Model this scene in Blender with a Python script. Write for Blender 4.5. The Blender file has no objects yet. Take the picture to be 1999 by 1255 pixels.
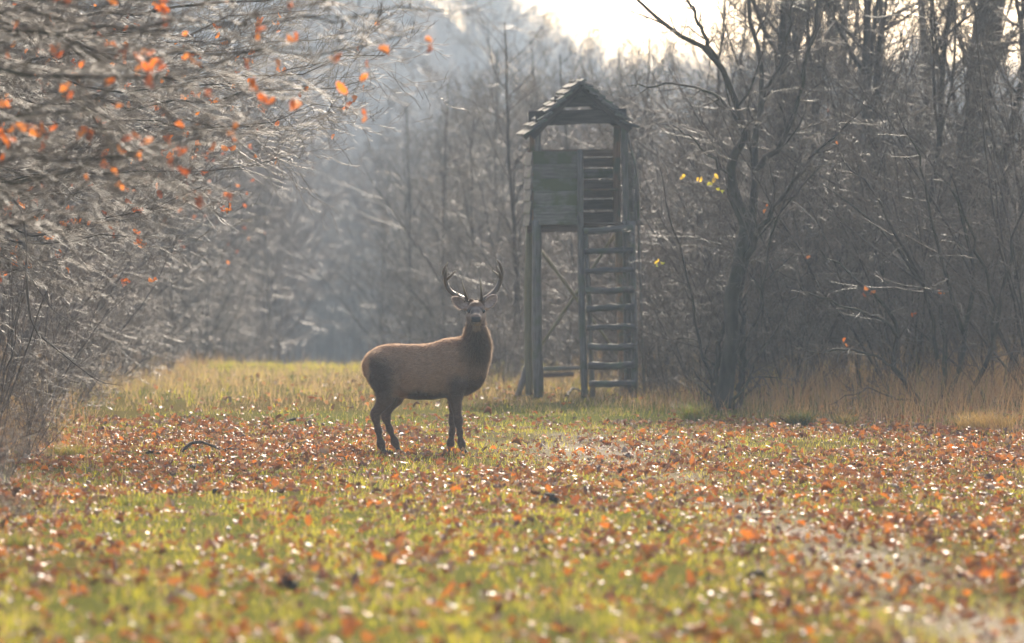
import bpy, bmesh, math, random
import numpy as np
from mathutils import Vector, Matrix, noise as mnoise

# ------------------------------------------------------------------ camera, sky, sun, exposure
SC = bpy.context.scene
COL = SC.collection
FPX = 10800.0            # focal length in photo pixels (photo 1999 wide)
CAMH = 1.6
HORIZ = 600.0            # photo row of the horizon
cam_d = bpy.data.cameras.new('camera')
cam = bpy.data.objects.new('camera', cam_d); COL.objects.link(cam)
cam_d.sensor_width = 36.0
cam_d.lens = 36.0 * FPX / 1999.0
cam_d.clip_start = 0.5; cam_d.clip_end = 5000
cam.location = (0, 0, CAMH)
cam.rotation_euler = (math.radians(90) - (627.5 - HORIZ) / FPX, 0, 0)
cam_d.dof.use_dof = True
cam_d.dof.focus_distance = 60.2
cam_d.dof.aperture_fstop = 2.6
SC.camera = cam

SUN_EL, SUN_AZ = math.radians(33), math.radians(9)      # azimuth from +Y towards +X
w = bpy.data.worlds.new('World'); SC.world = w; w.use_nodes = True
wn = w.node_tree.nodes; wl = w.node_tree.links
sky = wn.new('ShaderNodeTexSky'); sky.sky_type = 'NISHITA'; sky.sun_disc = False
sky.sun_elevation = SUN_EL; sky.sun_rotation = SUN_AZ
sky.air_density = .7; sky.dust_density = 4.0; sky.ozone_density = .4
wbm = wn.new('ShaderNodeMix'); wbm.data_type = 'RGBA'; wbm.blend_type = 'MULTIPLY'; wbm.inputs[0].default_value = 1.0
wbm.inputs[7].default_value = (1.0, .91, .80, 1)          # the photograph's warm white balance, even over the whole sky
wl.new(sky.outputs[0], wbm.inputs[6]); wl.new(wbm.outputs[2], wn['Background'].inputs[0]); wn['Background'].inputs[1].default_value = 0.15

sun_d = bpy.data.lights.new('sun', 'SUN'); sun = bpy.data.objects.new('sun', sun_d); COL.objects.link(sun)
sun_d.energy = 3.2; sun_d.angle = math.radians(0.55); sun_d.color = (1.0, 0.89, 0.74)
sdir = Vector((math.sin(SUN_AZ) * math.cos(SUN_EL), math.cos(SUN_AZ) * math.cos(SUN_EL), math.sin(SUN_EL)))
sun.rotation_euler = sdir.to_track_quat('Z', 'Y').to_euler()
sun.location = (10, 60, 40)

SC.view_settings.view_transform = 'Standard'; SC.view_settings.look = 'None'
SC.view_settings.gamma = 1.0; SC.view_settings.use_curve_mapping = False
SC.view_settings.exposure = 1.55
HAZE_DENSITY = 0.00044
cy = SC.cycles
cy.max_bounces = 5; cy.diffuse_bounces = 2; cy.glossy_bounces = 2; cy.transmission_bounces = 3
cy.volume_bounces = 1; cy.transparent_max_bounces = 8; cy.use_denoising = True
cy.sample_clamp_indirect = 4.0; cy.sample_clamp_direct = 12.0
cy.caustics_reflective = False; cy.caustics_refractive = False

RNG = np.random.default_rng(11)
random.seed(7)

# ------------------------------------------------------------------ helpers
def tag(o, label=None, cat=None, group=None, kind=None):
    if label: o['label'] = label
    if cat: o['category'] = cat
    if group: o['group'] = group
    if kind: o['kind'] = kind
    return o

def empty(name, loc, rz=0.0):
    o = bpy.data.objects.new(name, None); COL.objects.link(o)
    o.location = loc; o.rotation_euler = (0, 0, rz); o.empty_display_size = 0.2
    return o

def link(name, me, mat=None, parent=None, loc=None):
    o = bpy.data.objects.new(name, me); COL.objects.link(o)
    if mat is not None and not me.materials: me.materials.append(mat)
    if parent is not None: o.parent = parent
    if loc is not None: o.location = loc
    return o

def copy_tree(o, parent=None):
    c = o.copy(); COL.objects.link(c); c.parent = parent
    for ch in o.children: copy_tree(ch, c)
    return c

def np_mesh(name, V, faces, smooth=True, col=None, mat=None):
    """faces: list of (M,k) int arrays"""
    me = bpy.data.meshes.new(name)
    V = np.ascontiguousarray(V, dtype=np.float32).reshape(-1, 3)
    faces = [np.asarray(f, dtype=np.int32) for f in faces if len(f)]
    loops = np.concatenate([f.ravel() for f in faces])
    tot = np.concatenate([np.full(len(f), f.shape[1], dtype=np.int32) for f in faces])
    start = np.concatenate([[0], np.cumsum(tot)[:-1]]).astype(np.int32)
    me.vertices.add(len(V)); me.vertices.foreach_set('co', V.ravel())
    me.loops.add(len(loops)); me.loops.foreach_set('vertex_index', loops)
    me.polygons.add(len(tot)); me.polygons.foreach_set('loop_start', start)
    try: me.polygons.foreach_set('loop_total', tot)
    except Exception: pass
    me.update(calc_edges=True)
    if smooth: me.polygons.foreach_set('use_smooth', np.ones(len(tot), dtype=bool))
    if col is not None:
        a = me.color_attributes.new('col', 'FLOAT_COLOR', 'POINT')
        c = np.ones((len(V), 4), dtype=np.float32); c[:, :3] = col
        a.data.foreach_set('color', c.ravel())
    if mat is not None: me.materials.append(mat)
    me.validate()
    return me

def sn(x, y, seed=0, octaves=3):
    """cheap smooth noise in about -1..1 from sums of rotated sines"""
    r = np.random.default_rng(100 + seed)
    out = 0; amp = 1.0; tot = 0; f = 1.0
    for _ in range(octaves):
        for _ in range(3):
            a = r.uniform(0, 6.283); p = r.uniform(0, 6.283); q = r.uniform(.7, 1.4)
            out = out + amp * np.sin((x * math.cos(a) + y * math.sin(a)) * f * q + p
                                     + 0.9 * np.sin((x * math.sin(a) - y * math.cos(a)) * f * q * .7 + p * 2))
        tot += amp * 2.0; amp *= .55; f *= 2.13
    return out / tot

def px(pxx, pyy, d):
    """photo pixel + distance -> world point"""
    return np.array([(pxx - 999.5) / FPX * d, d, CAMH + (HORIZ - pyy) / FPX * d])

# terrain ------------------------------------------------------------
_PY = np.array([-200, 0, 55, 62, 72, 83, 100, 118, 124, 140, 170, 330, 420, 520, 640, 900], float)
_PZ = np.array([0.0, 0.0, 0.0, 0.03, .14, .25, .27, .30, .28, -.3, -1.2, -1.4, 9.0, 25.0, 30.0, 30.0])
def H(x, y):
    x = np.asarray(x, float); y = np.asarray(y, float)
    z = np.interp(y, _PY, _PZ)
    hm = np.clip((y - 330) / 200, 0, 1)
    z = z * (1 + hm * (-.36 + .76 / (1 + np.exp((x + 3) / 5.0))))
    near = np.clip(1 - hm, 0, 1)
    z = z + near * (0.035 * sn(x * .55, y * .4, 1) + 0.02 * sn(x * 1.7, y * 1.3, 2))
    dt = x - track_x(y)                                  # wheel rut
    z = z - .035 * np.exp(-(dt / .28) ** 2) * np.clip((64 - y) / 6, 0, 1)
    side = np.clip(np.abs(x - lane_mid(y)) - lane_half(y), 0, 4)
    z = z + 0.05 * side * np.clip((150 - y) / 30, 0, 1)
    return z
def track_x(y): return np.interp(y, [0, 28, 36, 44.3, 53, 61.7, 75], [3.2, 2.45, 2.2, 1.85, 1.45, .86, .2])
def lane_r(y): return np.interp(y, [0, 40, 60, 66, 72, 77, 84, 100, 125, 160], [4.5, 5.6, 6.6, 6.3, 4.0, 2.0, 2.6, 1.6, 0.6, 0])
def lane_l(y): return np.interp(y, [0, 38, 63, 78, 95, 125, 160], [-3.0, -3.7, -5.3, -6.6, -6.6, -6.2, -6])
def lane_mid(y): return (lane_r(y) + lane_l(y)) / 2
def lane_half(y): return (lane_r(y) - lane_l(y)) / 2
def Hf(x, y): return float(H(x, y))

# ------------------------------------------------------------------ materials
class NT:
    def __init__(s, name):
        s.m = bpy.data.materials.new(name); s.m.use_nodes = True
        s.n = s.m.node_tree.nodes; s.l = s.m.node_tree.links; s.n.clear()
        s.out = s.n.new('ShaderNodeOutputMaterial')
    def new(s, t, **kw):
        o = s.n.new(t)
        for k, v in kw.items():
            if k in o.inputs: o.inputs[k].default_value = v
            else: setattr(o, k, v)
        return o
    def ln(s, a, b): s.l.new(a, b)
def c4(c): return (c[0], c[1], c[2], 1)

def mat_bark(name, c1, c2, rough=.5, scale=9.0, spec=.5, moss=None, bump=.4):
    t = NT(name)
    co = t.new('ShaderNodeTexCoord')
    mp = t.new('ShaderNodeMapping'); mp.inputs['Scale'].default_value = (1, 1, .25)
    t.ln(co.outputs['Object'], mp.inputs[0])
    n = t.new('ShaderNodeTexNoise', Scale=scale, Detail=5.0)
    t.ln(mp.outputs[0], n.inputs['Vector'])
    r = t.new('ShaderNodeValToRGB'); r.color_ramp.elements[0].position = .32; r.color_ramp.elements[1].position = .68
    r.color_ramp.elements[0].color = c4(c1); r.color_ramp.elements[1].color = c4(c2)
    t.ln(n.outputs[0], r.inputs[0]); colour = r.outputs[0]
    if moss:
        n2 = t.new('ShaderNodeTexNoise', Scale=1.3, Detail=3.0); t.ln(co.outputs['Object'], n2.inputs['Vector'])
        r2 = t.new('ShaderNodeValToRGB'); r2.color_ramp.elements[0].position = .48; r2.color_ramp.elements[1].position = .62
        t.ln(n2.outputs[0], r2.inputs[0])
        mx = t.new('ShaderNodeMix', data_type='RGBA'); t.ln(r2.outputs[0], mx.inputs[0]); t.ln(colour, mx.inputs[6])
        mx.inputs[7].default_value = c4(moss); colour = mx.outputs[2]
    b = t.new('ShaderNodeBsdfPrincipled', Roughness=rough); b.inputs['Specular IOR Level'].default_value = spec
    t.ln(colour, b.inputs['Base Color'])
    bp = t.new('ShaderNodeBump', Strength=bump, Distance=.02); t.ln(n.outputs[0], bp.inputs['Height']); t.ln(bp.outputs[0], b.inputs['Normal'])
    t.ln(b.outputs[0], t.out.inputs[0])
    return t.m

def mat_leafy(name, trans=.45, rough=.35, gloss=.12, col=None, tint=(1, 1, 1)):
    """thin leaf / blade: diffuse + light coming through + a waxy sheen; colour from the 'col' attribute"""
    t = NT(name)
    if col is None:
        a = t.new('ShaderNodeAttribute', attribute_name='col'); src = a.outputs['Color']
    else:
        a = t.new('ShaderNodeRGB'); a.outputs[0].default_value = c4(col); src = a.outputs[0]
    d = t.new('ShaderNodeBsdfDiffuse'); tr = t.new('ShaderNodeBsdfTranslucent')
    g = t.new('ShaderNodeBsdfGlossy', Roughness=rough)
    t.ln(src, d.inputs[0])
    mu = t.new('ShaderNodeMix', data_type='RGBA', blend_type='MULTIPLY'); mu.inputs[0].default_value = 1
    t.ln(src, mu.inputs[6]); mu.inputs[7].default_value = c4(tint); t.ln(mu.outputs[2], tr.inputs[0])
    m1 = t.new('ShaderNodeMixShader'); m1.inputs[0].default_value = trans
    t.ln(d.outputs[0], m1.inputs[1]); t.ln(tr.outputs[0], m1.inputs[2])
    m2 = t.new('ShaderNodeMixShader')
    m2.inputs[0].default_value = gloss
    t.ln(m1.outputs[0], m2.inputs[1]); t.ln(g.outputs[0], m2.inputs[2])
    t.ln(m2.outputs[0], t.out.inputs[0])
    return t.m

def mat_wood(name, c1, c2, c3=None, rough=.75, axis=0, amt=.5, scale=3.0, dirt=None):
    """weathered plank: grain along one object axis, patches of c3 (lichen or stain)"""
    t = NT(name)
    co = t.new('ShaderNodeTexCoord'); oi = t.new('ShaderNodeObjectInfo')
    ad = t.new('ShaderNodeVectorMath', operation='ADD'); t.ln(co.outputs['Object'], ad.inputs[0])
    sc = t.new('ShaderNodeVectorMath', operation='SCALE'); sc.inputs['Scale'].default_value = 17.0
    cb = t.new('ShaderNodeCombineXYZ'); t.ln(oi.outputs['Random'], cb.inputs[0]); t.ln(oi.outputs['Random'], cb.inputs[1]); t.ln(oi.outputs['Random'], cb.inputs[2])
    t.ln(cb.outputs[0], sc.inputs[0]); t.ln(sc.outputs[0], ad.inputs[1])
    mp = t.new('ShaderNodeMapping'); s = [14, 14, 14]; s[axis] = 1.0
    mp.inputs['Scale'].default_value = s; t.ln(ad.outputs[0], mp.inputs[0])
    n = t.new('ShaderNodeTexNoise', Scale=scale, Detail=6.0, Roughness=.65); t.ln(mp.outputs[0], n.inputs['Vector'])
    r = t.new('ShaderNodeValToRGB'); r.color_ramp.elements[0].position = .3; r.color_ramp.elements[1].position = .7
    r.color_ramp.elements[0].color = c4(c1); r.color_ramp.elements[1].color = c4(c2); t.ln(n.outputs[0], r.inputs[0])
    col = r.outputs[0]
    if c3:
        n2 = t.new('ShaderNodeTexNoise', Scale=4.0, Detail=5.0); t.ln(ad.outputs[0], n2.inputs['Vector'])
        r2 = t.new('ShaderNodeValToRGB'); r2.color_ramp.elements[0].position = .62 - amt * .4; r2.color_ramp.elements[1].position = .78 - amt * .4
        t.ln(n2.outputs[0], r2.inputs[0])
        mx = t.new('ShaderNodeMix', data_type='RGBA'); t.ln(r2.outputs[0], mx.inputs[0]); t.ln(col, mx.inputs[6]); mx.inputs[7].default_value = c4(c3)
        col = mx.outputs[2]
    # each piece a little lighter or darker than the next
    hv = t.new('ShaderNodeHueSaturation'); mr = t.new('ShaderNodeMapRange'); mr.inputs[3].default_value = .72; mr.inputs[4].default_value = 1.28
    t.ln(oi.outputs['Random'], mr.inputs[0]); t.ln(mr.outputs[0], hv.inputs['Value']); t.ln(col, hv.inputs['Color'])
    b = t.new('ShaderNodeBsdfPrincipled', Roughness=rough); b.inputs['Specular IOR Level'].default_value = .18; t.ln(hv.outputs[0], b.inputs['Base Color'])
    bp = t.new('ShaderNodeBump', Strength=.5, Distance=.01); t.ln(n.outputs[0], bp.inputs['Height']); t.ln(bp.outputs[0], b.inputs['Normal'])
    t.ln(b.outputs[0], t.out.inputs[0])
    return t.m

M = {}
M['bark'] = mat_bark('bark_grey_brown', (.04, .027, .019), (.095, .068, .048), rough=.75, spec=.2)
M['bark_moss'] = mat_bark('bark_mossy', (.032, .023, .017), (.095, .072, .052), rough=.8, spec=.15, moss=(.042, .036, .018), bump=.9)
M['twig'] = mat_bark('twig_bark', (.052, .034, .022), (.108, .074, .049), rough=.5, scale=25, spec=.35, bump=.1)
M['twig_red'] = mat_bark('twig_bark_reddish', (.066, .040, .025), (.135, .088, .057), rough=.5, scale=25, spec=.35, bump=.1)
M['leaf'] = mat_leafy('dead_leaf', trans=.33, rough=.36, gloss=.055, tint=(1.2, 1.0, .7))
M['hang_leaf'] = mat_leafy('hanging_leaf', trans=.55, rough=.45, gloss=.03, tint=(1.3, 1.0, .6))
M['grass'] = mat_leafy('grass_blade', trans=.58, rough=.38, gloss=.04, tint=(1.2, 1.15, .65))
M['dry'] = mat_leafy('dry_grass_blade', trans=.5, rough=.5, gloss=.02)

# ------------------------------------------------------------------ ground
def build_ground():
    xs = np.concatenate([np.linspace(-380, -32, 40), np.linspace(-30, 30, 160), np.linspace(32, 380, 40)])
    ys = np.concatenate([np.linspace(-60, 12, 14), np.linspace(14, 140, 330), np.linspace(145, 760, 80)])
    X, Y = np.meshgrid(xs, ys, indexing='ij'); Z = H(X, Y)
    V = np.stack([X, Y, Z], -1).reshape(-1, 3)
    nx, ny = X.shape; i = np.arange(nx - 1)[:, None] * ny + np.arange(ny - 1)[None, :]
    F = np.stack([i, i + ny, i + ny + 1, i + 1], -1).reshape(-1, 4)
    mud = (np.exp(-((X - track_x(Y)) / .38) ** 2) * np.clip((66 - Y) / 6, 0, 1)
           + .8 * np.exp(-((X - 1.1) / 1.3) ** 2 - ((Y - 63) / 4.5) ** 2)).reshape(-1)
    mud = mud * np.clip(.75 + .9 * sn(X * 1.9, Y * 1.1, 33), .1, 1.2).reshape(-1)
    grassy = (cover(X, Y)[1] * np.clip((150 - Y) / 20, 0, 1)).reshape(-1)
    col = np.stack([np.clip(mud, 0, 1), np.clip(grassy, 0, 1), np.zeros_like(mud)], -1)
    t = NT('forest_floor')
    at = t.new('ShaderNodeAttribute', attribute_name='col'); sp = t.new('ShaderNodeSeparateColor'); t.ln(at.outputs['Color'], sp.inputs[0])
    co = t.new('ShaderNodeTexCoord')
    n1 = t.new('ShaderNodeTexNoise', Scale=7.0, Detail=6.0, Roughness=.7); t.ln(co.outputs['Object'], n1.inputs['Vector'])
    n2 = t.new('ShaderNodeTexNoise', Scale=38.0, Detail=4.0); t.ln(co.outputs['Object'], n2.inputs['Vector'])
    ra = t.new('ShaderNodeValToRGB'); e = ra.color_ramp.elements
    e[0].position = .32; e[0].color = (.035, .026, .017, 1); e[1].position = .68; e[1].color = (.14, .075, .032, 1)
    t.ln(n2.outputs[0], ra.inputs[0])
    rg = t.new('ShaderNodeValToRGB'); e = rg.color_ramp.elements
    e[0].position = .3; e[0].color = (.05, .055, .018, 1); e[1].position = .7; e[1].color = (.13, .135, .035, 1)
    t.ln(n2.outputs[0], rg.inputs[0])
    mg = t.new('ShaderNodeMath', operation='ADD'); t.ln(sp.outputs[1], mg.inputs[0])
    sb = t.new('ShaderNodeMath', operation='SUBTRACT'); t.ln(n1.outputs[0], sb.inputs[0]); sb.inputs[1].default_value = .5
    t.ln(sb.outputs[0], mg.inputs[1]); mg.use_clamp = True
    mx = t.new('ShaderNodeMix', data_type='RGBA'); t.ln(mg.outputs[0], mx.inputs[0]); t.ln(ra.outputs[0], mx.inputs[6]); t.ln(rg.outputs[0], mx.inputs[7])
    n3 = t.new('ShaderNodeTexNoise', Scale=11.0, Detail=6.0, Roughness=.75); t.ln(co.outputs['Object'], n3.inputs['Vector'])
    r3 = t.new('ShaderNodeMapRange'); r3.inputs[1].default_value = .40; r3.inputs[2].default_value = .56; t.ln(n3.outputs[0], r3.inputs[0])
    md = t.new('ShaderNodeMath', operation='MULTIPLY'); t.ln(sp.outputs[0], md.inputs[0]); t.ln(r3.outputs[0], md.inputs[1])
    mm = t.new('ShaderNodeMix', data_type='RGBA'); t.ln(md.outputs[0], mm.inputs[0]); t.ln(mx.outputs[2], mm.inputs[6]); mm.inputs[7].default_value = (.10, .078, .055, 1)
    b = t.new('ShaderNodeBsdfDiffuse'); t.ln(mm.outputs[2], b.inputs[0]); gl = t.new('ShaderNodeBsdfGlossy', Roughness=.42); ms = t.new('ShaderNodeMixShader')
    mk = t.new('ShaderNodeMath', operation='MULTIPLY'); t.ln(md.outputs[0], mk.inputs[0]); mk.inputs[1].default_value = .05; t.ln(mk.outputs[0], ms.inputs[0]); t.ln(b.outputs[0], ms.inputs[1]); t.ln(gl.outputs[0], ms.inputs[2])
    bp = t.new('ShaderNodeBump', Strength=.8, Distance=.04); t.ln(n2.outputs[0], bp.inputs['Height']); t.ln(bp.outputs[0], b.inputs['Normal']); t.ln(bp.outputs[0], gl.inputs['Normal'])
    t.ln(ms.outputs[0], t.out.inputs[0])
    g = link('ground', np_mesh('ground', V, [F], True, col, t.m)); tag(g, kind='structure')

def cover(x, y):
    """(leaf litter amount, green grass amount, share of grass that is dry), from the bands seen in the photograph"""
    yy = y + 2.2 * sn(x * .35, y * .25, 5)
    L = np.interp(yy, [20, 32, 40, 47, 54, 68, 70.5, 77, 90, 120], [.42, .48, .58, .66, .78, .74, .3, .25, .22, .05])
    G = np.interp(yy, [20, 34, 42, 50, 56, 67, 69, 77, 80, 110, 117], [1., .95, .8, .68, .55, .52, .8, .75, .55, .55, 1.])
    D = np.interp(yy, [20, 40, 55, 70, 76, 80, 108, 114], [.2, .22, .28, .28, .4, .8, .75, .12])
    p = sn(x * .9, y * .45, 6); q = sn(x * 2.1, y * 1.2, 8)
    L = np.clip(L * (1 + .7 * p + .75 * q + .35 * sn(x * 4.5, y * 2.6, 14)), 0, 1.6)
    G = np.clip(G * (1 - .7 * p + .35 * sn(x * 1.6, y * .9, 9)), .03, 1.5)
    tr = np.exp(-((x - track_x(y)) / .34) ** 2) * np.clip((66 - y) / 6, 0, 1)
    mudp = np.exp(-((x - 1.1) / 1.2) ** 2 - ((y - 63) / 4) ** 2)
    tr = tr * np.clip(.8 + .9 * sn(x * 1.9, y * 1.1, 33), .1, 1.1)
    L = L * (1 - .3 * tr) * (1 - .2 * mudp); G = G * (1 - .6 * tr) * (1 - .6 * mudp)
    side = np.clip((np.abs(x - lane_mid(y)) - lane_half(y)) / .8, 0, 1)
    D = D + (1 - D) * side * .85
    return L, G, D
build_ground()

def scatter(n, y0, y1, seed, wide=1.25, add=1.5):
    r = np.random.default_rng(seed)
    y = np.empty(0); x = np.empty(0)
    while len(y) < n:
        yy = r.uniform(y0, y1, n * 2); hw = .0926 * yy * wide + add; hm = .0926 * y1 * wide + add
        xx = r.uniform(-hm, hm, n * 2); ok = np.abs(xx) < hw
        y = np.concatenate([y, yy[ok]]); x = np.concatenate([x, xx[ok]])
    return x[:n], y[:n]

# ---- oak-leaf templates
_half = np.array([(0, 0), (.12, .05), (.22, .20), (.32, .13), (.45, .30), (.56, .17), (.70, .29), (.80, .16), (.92, .17), (1.0, 0)])
def leaf_template():
    mid = _half[:, 0]
    up = _half.copy(); dn = _half.copy(); dn[:, 1] *= -1
    n = len(_half)
    V = np.zeros((3 * n - 4, 2))
    V[:n, 0] = mid                                     # midrib
    V[n:2 * n - 2] = up[1:-1]; V[2 * n - 2:] = dn[1:-1]
    T = []
    def u(i): return i if i in (0, n - 1) else n + i - 1
    def d(i): return i if i in (0, n - 1) else 2 * n - 2 + i - 1
    for i in range(n - 1):
        for e, fl in ((u, 0), (d, 1)):
            q = [i, i + 1, e(i + 1), e(i)]
            q2 = []
            for k in q:
                if k not in q2: q2.append(k)
            for k in range(1, len(q2) - 1):
                tri = (q2[0], q2[k], q2[k + 1]); T.append(tri if not fl else tri[::-1])
    return V, np.array(T)
LV, LT = leaf_template()
# cheap version with fewer points
LVs = np.array([(0, 0), (.5, 0), (1, 0), (.25, .22), (.72, .27), (.25, -.22), (.72, -.27)]); 
LTs = np.array([(0, 1, 3), (1, 4, 3), (1, 2, 4), (0, 5, 1), (1, 5, 6), (1, 6, 2)])

def rot_from_euler(a, b, c):
    ca, sa, cb, sb, cc, sc = np.cos(a), np.sin(a), np.cos(b), np.sin(b), np.cos(c), np.sin(c)
    R = np.empty((len(a), 3, 3))
    R[:, 0, 0] = cc * cb; R[:, 0, 1] = cc * sb * sa - sc * ca; R[:, 0, 2] = cc * sb * ca + sc * sa
    R[:, 1, 0] = sc * cb; R[:, 1, 1] = sc * sb * sa + cc * ca; R[:, 1, 2] = sc * sb * ca - cc * sa
    R[:, 2, 0] = -sb; R[:, 2, 1] = cb * sa; R[:, 2, 2] = cb * ca
    return R

def leaf_mass(P, size, r, tv, tt, tilt):
    n = len(P)
    S = size[:, None]
    base = np.zeros((n, len(tv), 3)); base[:, :, 0] = (tv[None, :, 0] - .5) * S; base[:, :, 1] = tv[None, :, 1] * S * r.uniform(.8, 1.25, n)[:, None]
    curl = r.normal(0, 1.0, n)[:, None]; fold = r.normal(.5, .7, n)[:, None]
    base[:, :, 2] = curl * .9 * (tv[None, :, 0] - .5) ** 2 * S + fold * np.abs(tv[None, :, 1]) * S + r.normal(0, .03, base.shape[:2]) * S
    R = rot_from_euler(r.normal(0, tilt, n), r.normal(0, tilt, n), r.uniform(0, 6.283, n))
    V = np.einsum('nij,nvj->nvi', R, base)
    V[:, :, 2] -= V[:, :, 2].min(axis=1)[:, None]
    V += P[:, None, :]
    F = tt[None] + (np.arange(n) * len(tv))[:, None, None]
    return V.reshape(-1, 3), F.reshape(-1, 3)

PAL = np.array([(.24, .095, .036), (.18, .072, .032), (.31, .14, .05), (.125, .055, .03), (.075, .040, .026), (.25, .165, .10), (.42, .165, .04), (.22, .16, .115)])
def leaf_cols(n, r, nv):
    w8 = np.array([.2, .2, .14, .14, .1, .09, .06, .07]); k = r.choice(len(PAL), n, p=w8 / w8.sum())
    c = PAL[k] * r.uniform(.75, 1.25, (n, 1)); return np.repeat(c, nv, axis=0)

def build_litter():
    r = np.random.default_rng(5)
    parts = []
    for (y0, y1, dens, tv, tt) in ((23, 72, 84, LV, LT), (72, 126, 14, LVs, LTs)):
        hm = lambda y: .0926 * y * 1.25 + 1.5
        area = (hm(y0) + hm(y1)) * (y1 - y0)
        n = int(area * dens); x, y = scatter(n, y0, y1, int(y0))
        L, G, D = cover(x, y); keep = r.uniform(0, 1.1, n) < L
        x, y = x[keep], y[keep]; P = np.stack([x, y, H(x, y) + .002 + np.abs(r.normal(0, .012, len(x)))], -1)
        V, F = leaf_mass(P, np.clip(r.lognormal(-2.75, .33, len(x)), .03, .125), r, tv, tt, .34)
        parts.append((V, F, leaf_cols(len(x), r, len(tv))))
    off = 0; VV = []; FF = []; CC = []
    for V, F, C in parts: VV.append(V); FF.append(F + off); CC.append(C); off += len(V)
    o = link('fallen_leaf_litter', np_mesh('fallen_leaf_litter', np.concatenate(VV), [np.concatenate(FF)], False, np.concatenate(CC), M['leaf']))
    tag(o, 'brown and orange fallen oak leaves covering the forest lane', 'leaf litter', kind='stuff')
build_litter()

def blades(P, h, wd, lean, r, cols, seg=2):
    """grass blades as tapering bent ribbons"""
    n = len(P); a = r.uniform(0, 6.283, n); b = r.uniform(0, 6.283, n)
    t = np.linspace(0, 1, seg + 1)
    wv = np.stack([np.cos(a), np.sin(a), np.zeros(n)], -1); lv = np.stack([np.cos(b), np.sin(b), np.zeros(n)], -1)
    V = np.empty((n, 2 * seg + 1, 3)); 
    for i, ti in enumerate(t):
        c = P + lv * (lean * h * ti ** 1.8)[:, None] ; c = c.copy(); c[:, 2] += h * (ti - .35 * lean * ti ** 2.5)
        if i < seg:
            ww = (wd * (1 - ti ** 1.5) * .5)[:, None]
            V[:, 2 * i] = c - wv * ww; V[:, 2 * i + 1] = c + wv * ww
        else: V[:, 2 * seg] = c
    q = []; tr = []
    for i in range(seg - 1): q.append((2 * i, 2 * i + 1, 2 * i + 3, 2 * i + 2))
    tr.append((2 * seg - 2, 2 * seg - 1, 2 * seg))
    offs = (np.arange(n) * (2 * seg + 1))[:, None, None]
    fq = (np.array(q)[None] + offs).reshape(-1, 4) if q else []
    ft = (np.array(tr)[None] + offs).reshape(-1, 3)
    return V.reshape(-1, 3), fq, ft, np.repeat(cols, 2 * seg + 1, axis=0)

def build_grass():
    r = np.random.default_rng(9)
    packs = []; off = 0
    def add(x, y, h, wd, lean, cols, seg):
        nonlocal off
        P = np.stack([x, y, H(x, y) - .004], -1)
        V, fq, ft, C = blades(P, h, wd, lean, r, cols, seg)
        packs.append((V, fq + off if len(fq) else fq, ft + off, C)); off += len(V)
    for (y0, y1, dens, seg) in ((23, 70, 330, 2), (70, 126, 100, 2)):
        hm = lambda y: .0926 * y * 1.25 + 1.5
        n = int((hm(y0) + hm(y1)) * (y1 - y0) * dens); x, y = scatter(n, y0, y1, 30 + int(y0))
        L, G, D = cover(x, y)
        tuft = np.clip(.55 + .9 * sn(x * 5.5, y * 5.0, 12, 2), .05, 1.4)
        keep = r.uniform(0, 1.2, n) < G * tuft
        x, y, D, tuft = x[keep], y[keep], D[keep], tuft[keep]; m = len(x)
        far = np.clip((y - 74) / 10, 0, 1)
        dry = r.uniform(0, 1, m) < D
        h = r.uniform(.028, .082, m) * (.7 + .5 * tuft) * (1 + far * 1.1) * np.where(dry, 1.35 + far * .6, 1.0)
        green = np.array([.26, .265, .035]) * r.uniform(.65, 1.3, (m, 1)) + np.array([.07, .03, 0.01]) * r.uniform(0, 1, (m, 1))
        tan = np.array([.26, .195, .145]) * r.uniform(.6, 1.25, (m, 1))
        add(x, y, h, np.where(far > .3, .009, .0062) * r.uniform(.8, 1.4, m), r.uniform(.1, .9, m), np.where(dry[:, None], tan, green), seg)
    V = np.concatenate([p[0] for p in packs]); FQ = [p[1] for p in packs if len(p[1])]; FT = [p[2] for p in packs]; C = np.concatenate([p[3] for p in packs])
    o = link('lane_grass', np_mesh('lane_grass', V, FQ + FT, True, C, M['grass']))
    tag(o, 'short yellow green grass growing between leaves along the lane', 'grass', kind='stuff')

    # tall dead grass on both verges
    packs.clear(); off = 0
    def clump_pts(n, y0, y1, fn, seed):
        x, y = scatter(n, y0, y1, seed); k = fn(x, y); return x[k], y[k]
    def verge(x, y):
        rr = x - lane_r(y); ll = lane_l(y) - x
        e = np.maximum(rr, ll); den = np.clip((e + .8) / 1.2, 0, 1) * (.45 + .65 * (sn(x * 1.3, y * .8, 21) > -.25)) 
        return r.uniform(0, 1, len(x)) < den
    for (y0, y1, n) in ((30, 62, 6000), (60, 82, 44000), (82, 128, 26000)):
        x, y = clump_pts(n, y0, y1, verge, 60 + int(y0)); m = len(x)
        e = np.clip(np.maximum(x - lane_r(y), lane_l(y) - x), 0, 1.6)
        h = r.uniform(.12, .46, m) + e * r.uniform(.05, .48, m)
        tall = np.clip(sn(x * .9, y * .6, 23), 0, 1); h *= (.75 + .6 * tall)
        c = np.array([.38, .25, .125]) * r.uniform(.5, 1.25, (m, 1)) + np.array([.06, .0, -.02]) * r.uniform(0, 1, (m, 1))
        gr = r.uniform(0, 1, m) < .08; c[gr] = np.array([.16, .18, .04])
        add(x, y, h, r.uniform(.004, .008, m), r.uniform(.1, .8, m), c, 3)
    V = np.concatenate([p[0] for p in packs]); FQ = [p[1] for p in packs if len(p[1])]; FT = [p[2] for p in packs]; C = np.concatenate([p[3] for p in packs])
    o = link('dry_verge_grass', np_mesh('dry_verge_grass', V, FQ + FT, True, C, M['dry']))
    tag(o, 'tall dead tan grass along the edges of the thickets', 'grass', kind='stuff')
build_grass()

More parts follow.
